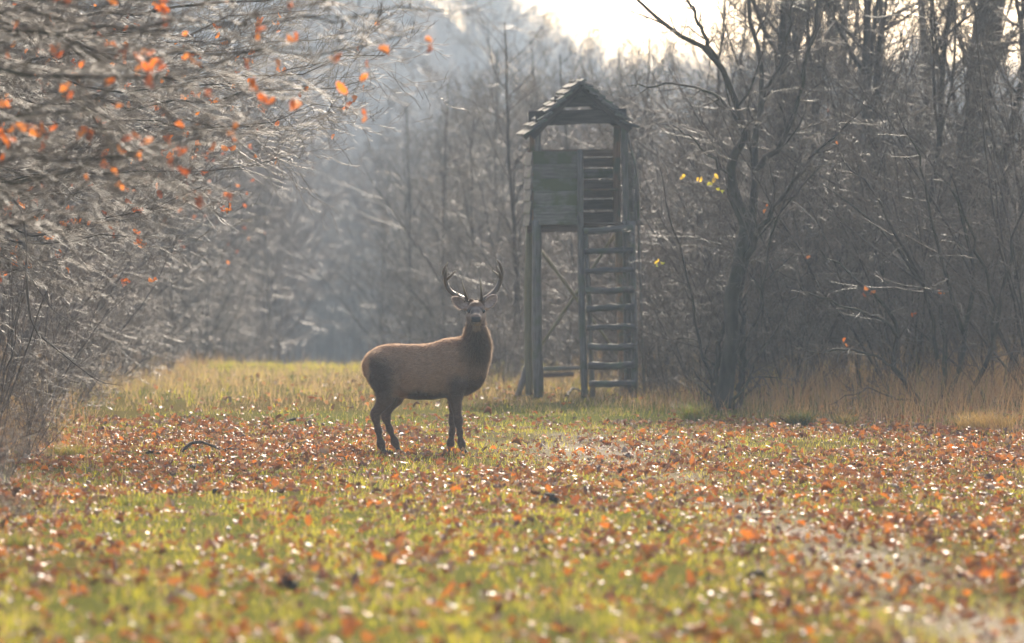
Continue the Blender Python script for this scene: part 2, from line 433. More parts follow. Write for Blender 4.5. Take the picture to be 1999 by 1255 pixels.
# ------------------------------------------------------------------ branching plants
def norm(v): return v / np.maximum(np.linalg.norm(v, axis=-1, keepdims=True), 1e-9)
def walk(r, start, d, L, npts, wob, up):
    """polylines from start in direction d, length L (arrays)"""
    n = len(start); P = np.empty((n, npts, 3)); P[:, 0] = start; d = norm(d)
    for i in range(1, npts):
        d = norm(d + r.normal(0, wob, (n, 3)) + np.array([0, 0, 1.0]) * np.reshape(up, (-1, 1)))
        P[:, i] = P[:, i - 1] + d * (L / (npts - 1))[:, None]
    return P
def sample(P, R, idx, t):
    n = P.shape[1]; f = t * (n - 1); i = np.minimum(f.astype(int), n - 2); u = (f - i)
    a, b = P[idx, i], P[idx, i + 1]
    return a + (b - a) * u[:, None], norm(b - a), R[idx, i] * (1 - u) + R[idx, i + 1] * u
def grow(r, P, R, n, t0, t1, amin, amax, L, npts, wob, up, rf=.6, tip=.3, rmax=9., flat=0.0, bias=None):
    """n children on every parent; L = length as share of the parent's length, shrinking outwards"""
    N = len(P); idx = np.repeat(np.arange(N), n)
    t = t0 + (t1 - t0) * (np.tile(np.arange(n), N) + r.uniform(0, 1, N * n)) / n
    s, tan, rad = sample(P, R, idx, t)
    pl = np.linalg.norm(np.diff(P, axis=1), axis=2).sum(1)[idx]
    q = r.normal(0, 1, (N * n, 3)); q[:, 2] *= (1 - flat)
    if bias is not None: q = q + np.array(bias)
    q = norm(q - tan * (q * tan).sum(1, keepdims=True))
    a = np.radians(r.uniform(amin, amax, N * n))[:, None]
    d = np.cos(a) * tan + np.sin(a) * q
    ln = pl * L * r.uniform(.55, 1.15, N * n) * (1.15 - .65 * t)
    C = walk(r, s, d, ln, npts, wob, up)
    r0 = np.minimum(rad * rf, rmax) * r.uniform(.75, 1.1, N * n)
    CR = r0[:, None] * np.linspace(1, tip, npts)[None]
    return C, CR
def tubes(groups):
    """groups of (P, R, sides) -> verts, faces"""
    VV = []; FF = []; off = 0
    for P, R, s in groups:
        n, k, _ = P.shape
        T = np.empty_like(P); T[:, 1:-1] = P[:, 2:] - P[:, :-2]; T[:, 0] = P[:, 1] - P[:, 0]; T[:, -1] = P[:, -1] - P[:, -2]; T = norm(T)
        ref = np.tile(np.array([.13, .21, 1.0]), (n, 1)); mt = norm(P[:, -1] - P[:, 0])
        ref[np.abs(mt[:, 2]) > .8] = (1, .17, .1)
        U = norm(np.cross(T, ref[:, None, :])); W = np.cross(T, U)
        a = np.arange(s) * 2 * math.pi / s
        ring = P[:, :, None, :] + R[:, :, None, None] * (np.cos(a)[None, None, :, None] * U[:, :, None, :] + np.sin(a)[None, None, :, None] * W[:, :, None, :])
        VV.append(ring.reshape(-1, 3))
        b = (np.arange(n) * k * s)[:, None, None] + (np.arange(k - 1) * s)[None, :, None]; j = np.arange(s)[None, None, :]; j2 = (j + 1) % s
        FF.append(np.stack([b + j, b + j2, b + s + j2, b + s + j], -1).reshape(-1, 4) + off)
        off += n * k * s
    return np.concatenate(VV), np.concatenate(FF)
def resample(pts, n):
    """smooth curve (Catmull-Rom) through points -> n points"""
    p = np.asarray(pts, float); p = np.vstack([2 * p[0] - p[1], p, 2 * p[-1] - p[-2]])
    m = len(p) - 3; o = []
    for t in np.linspace(0, m - 1e-6, n):
        i = int(t); u = t - i; a, b, c, d = p[i:i + 4]
        o.append(.5 * (2 * b + (c - a) * u + (2 * a - 5 * b + 4 * c - d) * u * u + (3 * b - a - 3 * c + d) * u ** 3))
    return np.array(o)

class Plant:
    """trunk (stem and limbs) and crown (the finer branches and twigs), built about its own base"""
    def __init__(s): s.trunk = []; s.crown = []; s.tips = None
    def meshes(s, name):
        V, F = tubes(s.trunk); s.tm = np_mesh(name + '_trunk', V, [F])
        V, F = tubes(s.crown); s.cm = np_mesh(name + '_crown', V, [F])
        return s

def bare_tree(seed, height=9.0, r0=.11, limbs=15, first=.22, lean=(0, 0), dense=1.0, spread=.42, twig=True, forks=1):
    r = np.random.default_rng(seed); p = Plant()
    n = 12; P = np.zeros((1, n, 3)); z = np.linspace(0, 1, n)
    P[0, :, 2] = z * height - .15
    P[0, :, 0] = lean[0] * z ** 1.4 * height + .10 * np.sin(z * 5 + seed) * z * height * .25 + r.normal(0, .035, n) * (z > 0)
    P[0, :, 1] = lean[1] * z ** 1.4 * height + .10 * np.sin(z * 4.3 + 2 * seed) * z * height * .25 + r.normal(0, .035, n) * (z > 0)
    R = (r0 * (1 - .85 * z ** .9) + .006)[None]; R[0, 0] *= 1.35
    p.trunk.append((P, R, 8))
    if forks:
        C, CR = grow(r, P, R, forks, .18, .5, 12, 26, .75, 10, .07, .05, rf=.75, tip=.15); p.trunk.append((C, CR, 7))
        P1 = np.concatenate([resample(P[0], 10)[None], C]); R1 = np.concatenate([np.interp(np.linspace(0, 1, 10), z, R[0])[None], CR])
    else: P1, R1 = P, R
    L1, R1_ = grow(r, P1, R1, limbs // (1 + forks) + 1, first, .97, 28, 62, spread, 8, .10, .055, rf=.6, tip=.18, rmax=.055)
    p.trunk.append((L1, R1_, 5))
    L2, R2 = grow(r, L1, R1_, int(8 * dense), .12, .98, 22, 60, .5, 6, .13, .05, rf=.6, tip=.25, rmax=.018)
    p.crown.append((L2, R2, 4))
    L3, R3 = grow(r, L2, R2, int(6 * dense), .1, .98, 22, 60, .5, 5, .15, .04, rf=.62, tip=.4, rmax=.007)
    R3 = np.maximum(R3, .0034); p.crown.append((L3, R3, 3))
    if twig:
        L4, R4 = grow(r, L3, R3, 3, .15, .95, 22, 60, .6, 3, .12, .03, rf=.7, tip=.6)
        R4 = np.maximum(R4, .0028); p.crown.append((L4, R4, 3)); p.tips = L4
    else: p.tips = L3
    return p

def shrub(seed, height=2.6, stems=14, spread=40, r0=.018, side=9, arch=-.05):
    r = np.random.default_rng(seed); p = Plant()
    a = r.uniform(0, 6.283, stems); t = np.radians(np.abs(r.normal(0, spread * .6, stems)) + 4)
    s = np.stack([np.cos(a) * r.uniform(0, .16, stems), np.sin(a) * r.uniform(0, .16, stems), np.full(stems, -.08)], -1)
    d = np.stack([np.sin(t) * np.cos(a), np.sin(t) * np.sin(a), np.cos(t)], -1)
    S = walk(r, s, d, height * r.uniform(.7, 1.25, stems), 9, .10, arch)
    R = (r0 * r.uniform(.55, 1.2, stems))[:, None] * np.linspace(1, .2, 9)[None]
    p.trunk.append((S, R, 5))
    L2, R2 = grow(r, S, R, side, .08, .97, 25, 65, .34, 6, .14, .02, rf=.55, tip=.3, rmax=.008); p.crown.append((L2, R2, 4))
    L3, R3 = grow(r, L2, R2, 7, .1, .98, 25, 65, .5, 4, .15, .02, rf=.65, tip=.5, rmax=.0045); R3 = np.maximum(R3, .003); p.crown.append((L3, R3, 3))
    L4, R4 = grow(r, L3, R3, 3, .2, .95, 25, 65, .6, 3, .12, .0, rf=.75, tip=.6); R4 = np.maximum(R4, .0025); p.crown.append((L4, R4, 3)); p.tips = L4
    return p

def place_plant(name, p, loc, rz=0.0, scale=1.0, bark='bark', twig='twig', label=None, cat='tree', group=None):
    root = empty(name, loc, rz); root.scale = (scale,) * 3
    link('trunk' if cat == 'tree' else 'stems', p.tm, None, root); link('crown', p.cm, None, root)
    if not p.tm.materials: p.tm.materials.append(M[bark])
    if not p.cm.materials: p.cm.materials.append(M[twig])
    return tag(root, label, cat, group)

# ------------------------------------------------------------------ hanging leaves (each its own part)
def leaf_mesh(seed, col):
    r = np.random.default_rng(seed)
    V, F = leaf_mass(np.zeros((1, 3)), np.array([.1]), r, LV, LT, 0.0)
    V = V - V[0]                                       # stalk end at the origin
    return np_mesh('leaf_%d' % seed, V, [F], False, np.repeat(np.array([col]), len(V), 0), M['hang_leaf'])
ORANGE = [leaf_mesh(i, c) for i, c in enumerate([(.50, .17, .035), (.42, .125, .03), (.55, .22, .045), (.25, .075, .032), (.40, .18, .07), (.16, .058, .035)])]
YELLOW = [leaf_mesh(20 + i, c) for i, c in enumerate([(.62, .55, .06), (.45, .52, .07), (.7, .58, .10)])]
def hang_leaf(parent, at, meshes, size, r):
    o = link('leaf', meshes[int(r.integers(len(meshes)))], None, parent, tuple(at))
    o.rotation_euler = (r.normal(0, .5), math.radians(90) + r.normal(0, .45), r.uniform(0, 6.283))
    o.scale = (size / .1,) * 3
    return o

# ------------------------------------------------------------------ the oaks reaching in from the left
def oak(seed, base, ends, trunk_h, trunk_r, n2, n3, n4, extra=(), bough=1.0):
    """ends: world points that the main boughs reach"""
    r = np.random.default_rng(seed); p = Plant(); base = np.array(base)
    n = 12; z = np.linspace(0, 1, n); P = np.zeros((1, n, 3)); P[0, :, 2] = z * trunk_h - .2
    P[0, :, 0] = .25 * np.sin(z * 4 + seed); P[0, :, 1] = .2 * np.sin(z * 3.1 + seed * 2)
    R = (trunk_r * (1 - .75 * z))[None]; R[0, 0] *= 1.4
    p.trunk.append((P, R, 12))
    B = []; BR = []
    for e in ends:
        e = np.array(e) - base
        zs = np.clip(e[2] - r.uniform(-.3, 1.2), 1.6, trunk_h - .5)
        s, _, rad = sample(P, R, np.array([0]), np.array([(zs + .2) / trunk_h]))
        s = s[0]; m = (s + e) / 2 + np.array([0, r.normal(0, .5), r.uniform(-.1, .5)])
        q = (s + 3 * e) / 4 + np.array([0, r.normal(0, .25), r.uniform(-.35, .05)])
        c = resample([s, m, q, e], 16); c[1:-1] += r.normal(0, .045, (14, 3))
        B.append(c); BR.append(np.linspace(r.uniform(.018, .036) * bough, .004, 16))
    B = np.array(B); BR = np.array(BR); p.trunk.append((B, BR, 7))
    L2, R2 = grow(r, B, BR, n2, .25, .98, 14, 48, .26, 8, .12, .03, rf=.5, tip=.22, rmax=.016, bias=(.5, 0, 0)); p.crown.append((L2, R2, 5))
    L3, R3 = grow(r, L2, R2, n3, .12, .98, 18, 52, .42, 6, .14, .03, rf=.6, tip=.4, rmax=.0065, bias=(.3, 0, 0)); R3 = np.maximum(R3, .0028); p.crown.append((L3, R3, 3))
    L4, R4 = grow(r, L3, R3, n4, .2, .97, 20, 55, .5, 4, .13, .03, rf=.75, tip=.7); R4 = np.maximum(R4, .0022); p.crown.append((L4, R4, 3))
    for path, ra in extra:
        c = resample([np.array(q) - base for q in path], 18)[None]; cr = np.linspace(ra, .003, 18)[None]; p.crown.append((c, cr, 6))
        a, ar = grow(r, c, cr, 9, .3, .98, 20, 55, .16, 6, .13, -.02, rf=.5, tip=.4, rmax=.005); ar = np.maximum(ar, .0022); p.crown.append((a, ar, 4))
        b, br = grow(r, a, ar, 3, .3, .95, 25, 60, .45, 4, .12, 0, rf=.7, tip=.6); br = np.maximum(br, .0018); p.crown.append((b, br, 3))
    p.tips = np.concatenate([L3[:, -1], L4[:, -1]])
    return p

r0 = np.random.default_rng(77)
# bough tips of the sharp oak (about 58 m away): the slanting lower edge of its crown
_edge = [(752, 108, 59), (735, 150, 60), (700, 215, 58.5), (648, 250, 60.5), (560, 305, 59), (480, 330, 61), (400, 362, 58), (330, 405, 60), (255, 462, 57.5), (150, 500, 59), (60, 530, 58.5),
         (690, 60, 61), (640, 120, 57), (600, 20, 60), (560, 180, 62), (450, 90, 58), (470, 230, 60), (350, 200, 61), (330, 290, 57), (240, 60, 59), (220, 340, 60), (120, 180, 58), (110, 400, 61), (30, 300, 59), (760, -40, 60), (520, -60, 60), (680, -150, 61), (20, 450, 60)]
baseA = (-10.2, 58.6, Hf(-10.2, 58.6))
droop = [px(-90, 330, 57.5), px(20, 380, 57.3), px(50, 450, 57.2), px(52, 550, 57.2), px(66, 640, 57.2), px(112, 682, 57.2), px(172, 730, 57.1), px(203, 747, 57.1), px(240, 752, 57.1)]
droop2 = [px(-60, 470, 56.5), px(40, 520, 56.4), px(75, 565, 56.4), px(110, 610, 56.4), px(165, 637, 56.4)]
oakA = oak(3, baseA, [px(*e) for e in _edge], 8.5, .30, 18, 10, 4, extra=((droop, .02), (droop2, .012))).meshes('sharp_oak')
tA = place_plant('oak_tree', oakA, baseA, label='bare oak reaching over the lane with sharp twigs and scattered orange leaves', bark='bark_moss', twig='twig')
crA = [c for c in tA.children if c.name.startswith('crown')][0]
def in_view(pw, margin=40):
    d = pw[:, 1]; X = 999.5 + pw[:, 0] / d * FPX; Y = HORIZ - (pw[:, 2] - CAMH) / d * FPX
    return X, Y
def add_hanging(root, crown, p, base, n, test, size, seed, meshes=ORANGE):
    r = np.random.default_rng(seed); W = p.tips + np.array(base); X, Y = in_view(W); ok = np.where(test(X, Y))[0]
    for i in r.choice(ok, min(n, len(ok)), replace=False):
        for _ in range(int(r.choice(3, p=(.5, .35, .15))) + 1):          # one to three leaves on a tip
            hang_leaf(crown, p.tips[i] + r.normal(0, .008, 3), meshes, size * r.uniform(.6, 1.2), r)
add_hanging(tA, crA, oakA, baseA, 135, lambda X, Y: (X > -20) & (X < 760) & (Y > -20) & (Y < 560), .10, 4)

# nearer oak, out of focus (about 36 m away)
baseB = (-7.6, 36.5, Hf(-7.6, 36.5))
_eB = [(880, 22, 37), (820, 60, 38), (700, 30, 36), (620, 95, 35), (560, 170, 37), (470, 250, 36), (520, 70, 38), (400, 130, 36), (330, 300, 35.5), (300, 40, 37), (200, 190, 36), (160, 350, 37), (60, 120, 36), (60, 260, 38), (760, -60, 37)]
oakB = oak(8, baseB, [px(*e) for e in _eB], 7.0, .24, 13, 7, 3, bough=.7).meshes('blurred_oak')
tB = place_plant('oak_tree', oakB, baseB, label='blurred bare oak boughs with large orange leaves hanging before the other oak', bark='bark_moss', twig='twig')
crB = [c for c in tB.children if c.name.startswith('crown')][0]
add_hanging(tB, crB, oakB, baseB, 70, lambda X, Y: (X > -20) & (X < 930) & (Y > -20) & (Y < 430), .095, 5)

# ------------------------------------------------------------------ the crooked tree beside the stand
def crooked_tree():
    r = np.random.default_rng(21); p = Plant(); d0 = 76.0
    base = np.array([(1412 - 999.5) / FPX * d0, d0, 0.0]); base[2] = Hf(base[0], base[1])
    def path(pts): return [px(a, b, d0 + c) - base for a, b, c in pts]
    stems = [
        ([(1412, 812, 0), (1418, 720, 0), (1428, 620, 0), (1430, 555, -.1), (1452, 490, -.1), (1452, 440, 0), (1430, 350, .1), (1428, 315, .1), (1447, 280, 0), (1450, 245, 0), (1430, 190, -.2), (1398, 115, -.3), (1350, 80, -.4), (1290, 40, -.5), (1235, -10, -.6)], .125, .02),
        ([(1430, 600, .1), (1445, 520, .3), (1466, 470, .4), (1475, 340, .5), (1472, 270, .6), (1490, 190, .7), (1478, 100, .8), (1465, 0, .9), (1470, -90, 1.0)], .085, .02),
        ([(1472, 330, .5), (1520, 290, .3), (1548, 230, .2), (1575, 120, .1), (1590, 40, 0), (1600, -60, 0)], .05, .015),
        ([(1450, 245, 0), (1400, 190, .4), (1330, 165, .6), (1250, 168, .8), (1230, 165, .9)], .03, .006),
        ([(1398, 115, -.3), (1365, 40, -.6), (1330, -30, -.8)], .035, .012),
        ([(1458, 500, -.2), (1500, 420, -.6), (1560, 340, -.9), (1640, 260, -1.2), (1690, 200, -1.3)], .045, .008),
        ([(1440, 690, -.2), (1485, 590, -.7), (1500, 480, -.9), (1530, 400, -1.2), (1600, 330, -1.5)], .032, .006),
        ([(1395, 800, .2), (1385, 740, .4), (1360, 640, .5), (1340, 540, .3), (1310, 430, .2), (1290, 330, 0)], .03, .006),
        ([(1430, 800, -.3), (1480, 700, -.5), (1540, 600, -.8), (1580, 520, -1)], .028, .005),
        ([(1430, 350, 0), (1380, 300, -.4), (1340, 260, -.5), (1290, 240, -.6)], .02, .005),
        ([(1440, 812, .1), (1446, 740, .2), (1450, 660, .2), (1445, 590, .1)], .055, .03),
        ([(1402, 812, .2), (1398, 750, .3), (1404, 690, .2), (1418, 620, .1)], .045, .03),
        ([(1490, 190, .7), (1530, 110, .4), (1545, 10, .2), (1555, -60, 0)], .03, .01),
    ]
    S = np.array([resample(path(q), 18) for q, a, b in stems]); R = np.array([np.linspace(0, 1, 18) ** .8 * (b - a) + a for q, a, b in stems])
    S[:, 1:] += r.normal(0, .022, S[:, 1:].shape)
    p.trunk.append((S, R, 8))
    L1, R1 = grow(r, S, R, 9, .12, .98, 25, 65, .30, 8, .12, .04, rf=.5, tip=.2, rmax=.022); p.trunk.append((L1, R1, 5))
    L2, R2 = grow(r, L1, R1, 7, .12, .98, 22, 60, .48, 6, .14, .03, rf=.6, tip=.3, rmax=.009); p.crown.append((L2, R2, 4))
    L3, R3 = grow(r, L2, R2, 5, .12, .98, 22, 60, .5, 4, .15, .02, rf=.65, tip=.5, rmax=.005); R3 = np.maximum(R3, .0022); p.crown.append((L3, R3, 3))
    L4, R4 = grow(r, L3, R3, 2, .2, .95, 22, 60, .6, 3, .12, .02, rf=.75, tip=.6); R4 = np.maximum(R4, .0019); p.crown.append((L4, R4, 3)); p.tips = np.concatenate([L3[:, -1], L4[:, -1]])
    p.meshes('crooked'); t = place_plant('crooked_tree', p, tuple(base), bark='bark_moss', label='crooked bare tree with bent double trunk in the verge beside the hunting stand')
    cr = [c for c in t.children if c.name.startswith('crown')][0]
    add_hanging(t, cr, p, base, 7, lambda X, Y: (X > 1320) & (X < 1405) & (Y > 350) & (Y < 405), .085, 6, YELLOW)
    add_hanging(t, cr, p, base, 2, lambda X, Y: (X > 1255) & (X < 1290) & (Y > 400) & (Y < 520), .08, 7, YELLOW)
    add_hanging(t, cr, p, base, 5, lambda X, Y: (X > 1450) & (X < 1700) & (Y > 200) & (Y < 560), .07, 8)
crooked_tree()

# ------------------------------------------------------------------ leaning thorn bush at the dry grass verge
def thorn():
    r = np.random.default_rng(31); p = Plant(); d0 = 74.0
    base = np.array([(1802 - 999.5) / FPX * d0, d0, 0.0]); base[2] = Hf(base[0], base[1])
    def path(pts): return [px(a, b, d0 + c) - base for a, b, c in pts]
    stems = [
        ([(1806, 800, 0), (1780, 765, -.1), (1745, 715, -.2), (1755, 660, -.2), (1740, 610, -.3), (1690, 560, -.4), (1640, 520, -.5), (1600, 490, -.6)], .05, .006),
        ([(1745, 715, -.2), (1700, 690, -.6), (1640, 680, -.8), (1590, 690, -1), (1540, 665, -1.2)], .022, .004),
        ([(1755, 660, -.2), (1720, 620, -.9), (1650, 600, -1.2), (1580, 570, -1.5), (1520, 530, -1.6)], .022, .004),
        ([(1790, 780, 0), (1740, 775, -.5), (1690, 760, -.8), (1620, 790, -1)], .016, .004),
        ([(1830, 800, .4), (1850, 700, .5), (1830, 600, .5), (1760, 500, .4), (1690, 420, .2), (1600, 360, 0)], .045, .006),
        ([(1850, 800, .6), (1880, 680, .7), (1900, 560, .8), (1880, 430, .7), (1830, 330, .5), (1760, 260, .4)], .045, .006),
        ([(1870, 800, .2), (1930, 690, 0), (1960, 560, -.2), (1990, 430, -.4), (2040, 330, -.5)], .04, .006),
        ([(1830, 700, .2), (1800, 560, -.4), (1740, 440, -.9), (1680, 340, -1.2), (1610, 280, -1.4)], .03, .005),
        ([(1880, 650, .2), (1840, 520, -.7), (1810, 400, -1.1), (1790, 300, -1.4), (1750, 210, -1.6)], .03, .005),
        ([(1940, 680, 0), (1930, 540, -.7), (1880, 420, -1.1), (1850, 320, -1.3)], .03, .005),
    ]
    S = np.array([resample(path(q), 16) for q, a, b in stems]); R = np.array([np.linspace(a, b, 16) for q, a, b in stems])
    S[:, 1:] += r.normal(0, .02, S[:, 1:].shape); p.trunk.append((S, R, 7))
    L1, R1 = grow(r, S, R, 12, .12, .98, 25, 62, .30, 7, .13, .0, rf=.5, tip=.25, rmax=.012, bias=(-.4, -.2, 0)); p.crown.append((L1, R1, 4))
    L2, R2 = grow(r, L1, R1, 7, .1, .98, 25, 62, .45, 5, .15, .0, rf=.6, tip=.35, rmax=.006); R2 = np.maximum(R2, .0024); p.crown.append((L2, R2, 3))
    L3, R3 = grow(r, L2, R2, 4, .12, .98, 22, 60, .5, 4, .14, .0, rf=.7, tip=.6, rmax=.004); R3 = np.maximum(R3, .002); p.crown.append((L3, R3, 3)); p.tips = L3[:, -1]
    p.meshes('thorn'); t = place_plant('thorn_bush', p, tuple(base), bark='bark_moss', twig='twig', label='leaning thorn bush with arching glinting twigs above the dead grass verge', cat='bush')
    cr = [c for c in t.children if c.name.startswith('crown')][0]
    add_hanging(t, cr, p, base, 5, lambda X, Y: (X > 1600) & (X < 1950) & (Y > 560) & (Y < 790), .09, 9)
thorn()

# ------------------------------------------------------------------ kinds used for the thickets
def at(px_, d): x = (px_ - 999.5) / FPX * d; return (x, d, Hf(x, d) - .02)
treeK = [bare_tree(41, 9.5, .08, 22, .12, dense=1.3).meshes('tree_a'), bare_tree(42, 11, .095, 24, .15, forks=2, dense=1.3).meshes('tree_b'),
         bare_tree(43, 8.5, .06, 18, .12, lean=(.05, 0), dense=1.15).meshes('tree_c'), bare_tree(44, 10, .085, 18, .2, lean=(-.04, 0), forks=0, dense=1.15).meshes('tree_d')]
shrubK = [shrub(51, 2.6, 17, r0=.013).meshes('shrub_a'), shrub(52, 3.4, 16, 34, r0=.014).meshes('shrub_b'), shrub(53, 1.7, 16, 55, .012).meshes('shrub_c'), shrub(54, 4.4, 16, 28, .019).meshes('shrub_d')]

KIND = ['two-stemmed', 'three-stemmed', 'slim leaning', 'straight single-stemmed']
def where_right(x, d):
    if x < 1400: return 'between the stand and the crooked tree'
    if x < 1520: return 'close behind the crooked tree'
    if x < 1680: return 'between the crooked tree and the thorn bush'
    return 'close behind the thorn bush' if d < 87 else 'deep in the thicket behind the thorn bush'
def where_back(x, d):
    if x < 930: return 'beyond the stag where the lane closes'
    if x < 1060: return 'by the left posts of the stand'
    if x < 1175: return 'directly behind the stand'
    return 'behind the ladder side of the stand'
def sizew(s, a, b): return 'small' if s < a else ('tall' if s > b else 'middling')
rs = np.random.default_rng(60)
GR = 'bare trees in the thicket right of the stand'
for k, (x, d, s, rz) in enumerate([(1545, 90, 1.15, .3), (1745, 86, 1.05, 1.2), (1865, 88, 1.25, 2.2), (1925, 84, 1.1, 3.9), (1330, 98, .95, 5.0), (1640, 94, 1.1, 2.8), (1800, 97, 1.2, 4.4),
                                   (2010, 90, 1.1, .9), (1420, 100, 1.0, 1.9), (2100, 82, 1.1, 3.0), (1980, 78, .9, 2.0), (1700, 104, 1.1, .2), (1500, 108, 1.1, 3.3), (1480, 92, 1.0, 5.9), (1590, 84, .9, 4.1), (1820, 80, .85, 5.2), (1890, 98, 1.1, .6), (1600, 100, 1.15, 1.5), (1380, 106, 1.0, 4.9)]):
    kk = (1, 1, 1, 0, 2, 0, 3, 1, 2, 0, 2, 3, 0, 0, 2, 0, 1, 0, 2)[k]; w_ = where_right(x, d)
    place_plant('bare_tree', treeK[kk], at(x, d), rz, s, label='%s %s bare tree %s' % (sizew(s, .97, 1.08), KIND[kk], w_), group='bare trees ' + w_).rotation_euler[:2] = (rs.normal(0, .05), rs.normal(0, .07))
GS = 'leafless shrubs in the thicket right of the stand'
for k, (x, d, s) in enumerate([(1270, 84, .75), (1310, 82, .8), (1370, 80, .9), (1350, 88, 1.1), (1480, 80, .95), (1540, 79, 1.0), (1600, 82, 1.2), (1690, 80, 1.1), (1760, 78, 1.1), (1860, 78, 1.1), (1950, 76, 1.0), (2030, 75, 1.1),
                               (1440, 86, 1.2), (1560, 88, 1.2), (1660, 88, 1.2), (1780, 86, 1.3), (1900, 84, 1.2), (2000, 83, 1.3), (1300, 93, 1.1), (1400, 95, 1.2), (1500, 97, 1.3), (1260, 97, 1.1)]):
    place_plant('leafless_shrub', shrubK[(0, 2, 0, 1, 0, 1, 3, 1, 3, 0, 1, 3, 3, 3, 1, 3, 3, 1, 3, 3, 3, 1)[k]], at(x, d), rs.uniform(0, 6.28), s, twig='twig_red',
                label='%s leafless brown shrub %s' % (sizew(s, .96, 1.15), where_right(x, d)), cat='shrub', group='leafless shrubs ' + where_right(x, d))
GL = 'twiggy shrubs along the left edge of the lane'
for k, (x, d, s) in enumerate([(55, 58, .38), (-10, 56, .36), (100, 63, .4), (10, 50, .30), (-40, 46, .26), (60, 69, .5), (140, 78, .7), (-20, 68, .7), (15, 43, .22), (-60, 40, .3), (120, 86, 1.0), (200, 92, .9), (0, 80, 1.1), (90, 74, .8)]):
    place_plant('leafless_shrub', shrubK[(0, 1, 2, 0, 1, 0, 2, 3, 2, 0, 3, 1, 3, 1)[k]], at(x, d), rs.uniform(0, 6.28), s, twig='twig_red',
                label='%s leafless shrub %s' % (sizew(s, .4, .65), 'blurred at the lane edge before the oak' if d < 52 else ('under the drooping oak bough' if d < 72 else 'behind the drooping oak bough')), cat='shrub', group=GL + (' near' if d < 52 else (' under' if d < 72 else ' behind')))
GM = 'autumn trees on the far left side of the lane'
MID = []
for k, (x, d, s, rz) in enumerate([(60, 92, .95, .4), (170, 98, .9, 1.9), (250, 108, .85, 3.0), (340, 118, .8, 4.4), (-40, 88, 1.1, 5.1), (110, 112, 1.0, .2), (210, 124, 1.0, 2.4), (400, 128, .75, 1.1), (20, 104, 1.1, 3.8), (-100, 98, 1.2, 2)]):
    kk = (0, 2, 0, 2, 1, 3, 0, 2, 1, 0)[k]
    t = place_plant('autumn_tree', treeK[kk], at(x, d), rz, s, label='hazy %s tree keeping orange leaves %s' % (KIND[kk], 'right behind the oak' if d < 100 else 'far behind the oak'), group=GM + (' near' if d < 100 else ' far'))
    MID.append((t, treeK[(0, 2, 0, 2, 1, 3, 0, 2, 1, 0)[k]], s, rz))
rm = np.random.default_rng(66)
for t, p, s, rz in MID:
    cr = [c for c in t.children if c.name.startswith('crown')][0]; T = p.tips[:, -1]; ok = np.where((T[:, 2] > 1.5) & (T[:, 2] < 6))[0]
    for i in rm.choice(ok, 26, replace=False): hang_leaf(cr, T[i], ORANGE, .11 / s, rm)
GMs = 'hazy shrubs along the far left of the lane'
for k, (x, d, s) in enumerate([(225, 94, .7), (280, 103, .75), (330, 112, .8), (390, 122, .85), (440, 132, .85), (170, 86, .55), (260, 118, 1.0), (350, 130, 1.0), (150, 100, .95), (480, 138, .9)]):
    place_plant('hazy_shrub', shrubK[(1, 0, 1, 3, 1, 0, 3, 3, 3, 0)[k]], at(x, d), rs.uniform(0, 6.28), s, twig='twig_red', label='%s hazy shrub %s' % (sizew(s, .92, 1.15), 'at the lane edge below the autumn trees' if d < 115 else 'far down the lane past the autumn trees'), cat='shrub', group=GMs + (' near' if d < 115 else ' far'))
GB = 'bare trees behind the stand'
for k, (x, d, s, rz) in enumerate([(1010, 104, .85, .7), (868, 124, .85, 2.0), (940, 116, .8, 3.3), (1110, 110, .85, 4.6), (1190, 106, .8, 5.5), (1260, 112, .85, 1.4), (800, 136, .9, 2.7), (900, 140, 1.0, .1), (1060, 128, 1.0, 3.6), (1150, 134, 1.05, 5.0), (980, 134, 1.0, 1.0), (1230, 128, 1.0, 4.0), (1300, 120, 1.0, 2.6), (750, 152, .85, 1.6)]):
    kk = (3, 0, 2, 0, 2, 3, 0, 2, 0, 2, 3, 0, 2, 0)[k]
    place_plant('slender_tree', treeK[kk], at(x, d), rz, s * .8, label='%s hazy grey tree %s' % (KIND[kk], where_back(x, d)), group='hazy trees ' + where_back(x, d))
GBs = 'undergrowth shrubs behind the stand'
for k, (x, d, s) in enumerate([(985, 97, .7), (1040, 101, .9), (1100, 99, .7), (1170, 97, .8), (950, 108, .9), (900, 120, 1.0), (850, 130, 1.0), (1230, 96, .9), (1000, 114, 1.2), (1090, 116, 1.2), (1190, 114, 1.2), (810, 142, 1.1), (880, 134, 1.3)]):
    place_plant('undergrowth_shrub', shrubK[(0, 1, 2, 0, 1, 3, 1, 0, 3, 1, 3, 3, 3)[k]], at(x, d), rs.uniform(0, 6.28), s, twig='twig_red', label='%s undergrowth shrub %s' % (sizew(s, .85, 1.05), where_back(x, d)), cat='shrub', group='undergrowth ' + where_back(x, d))

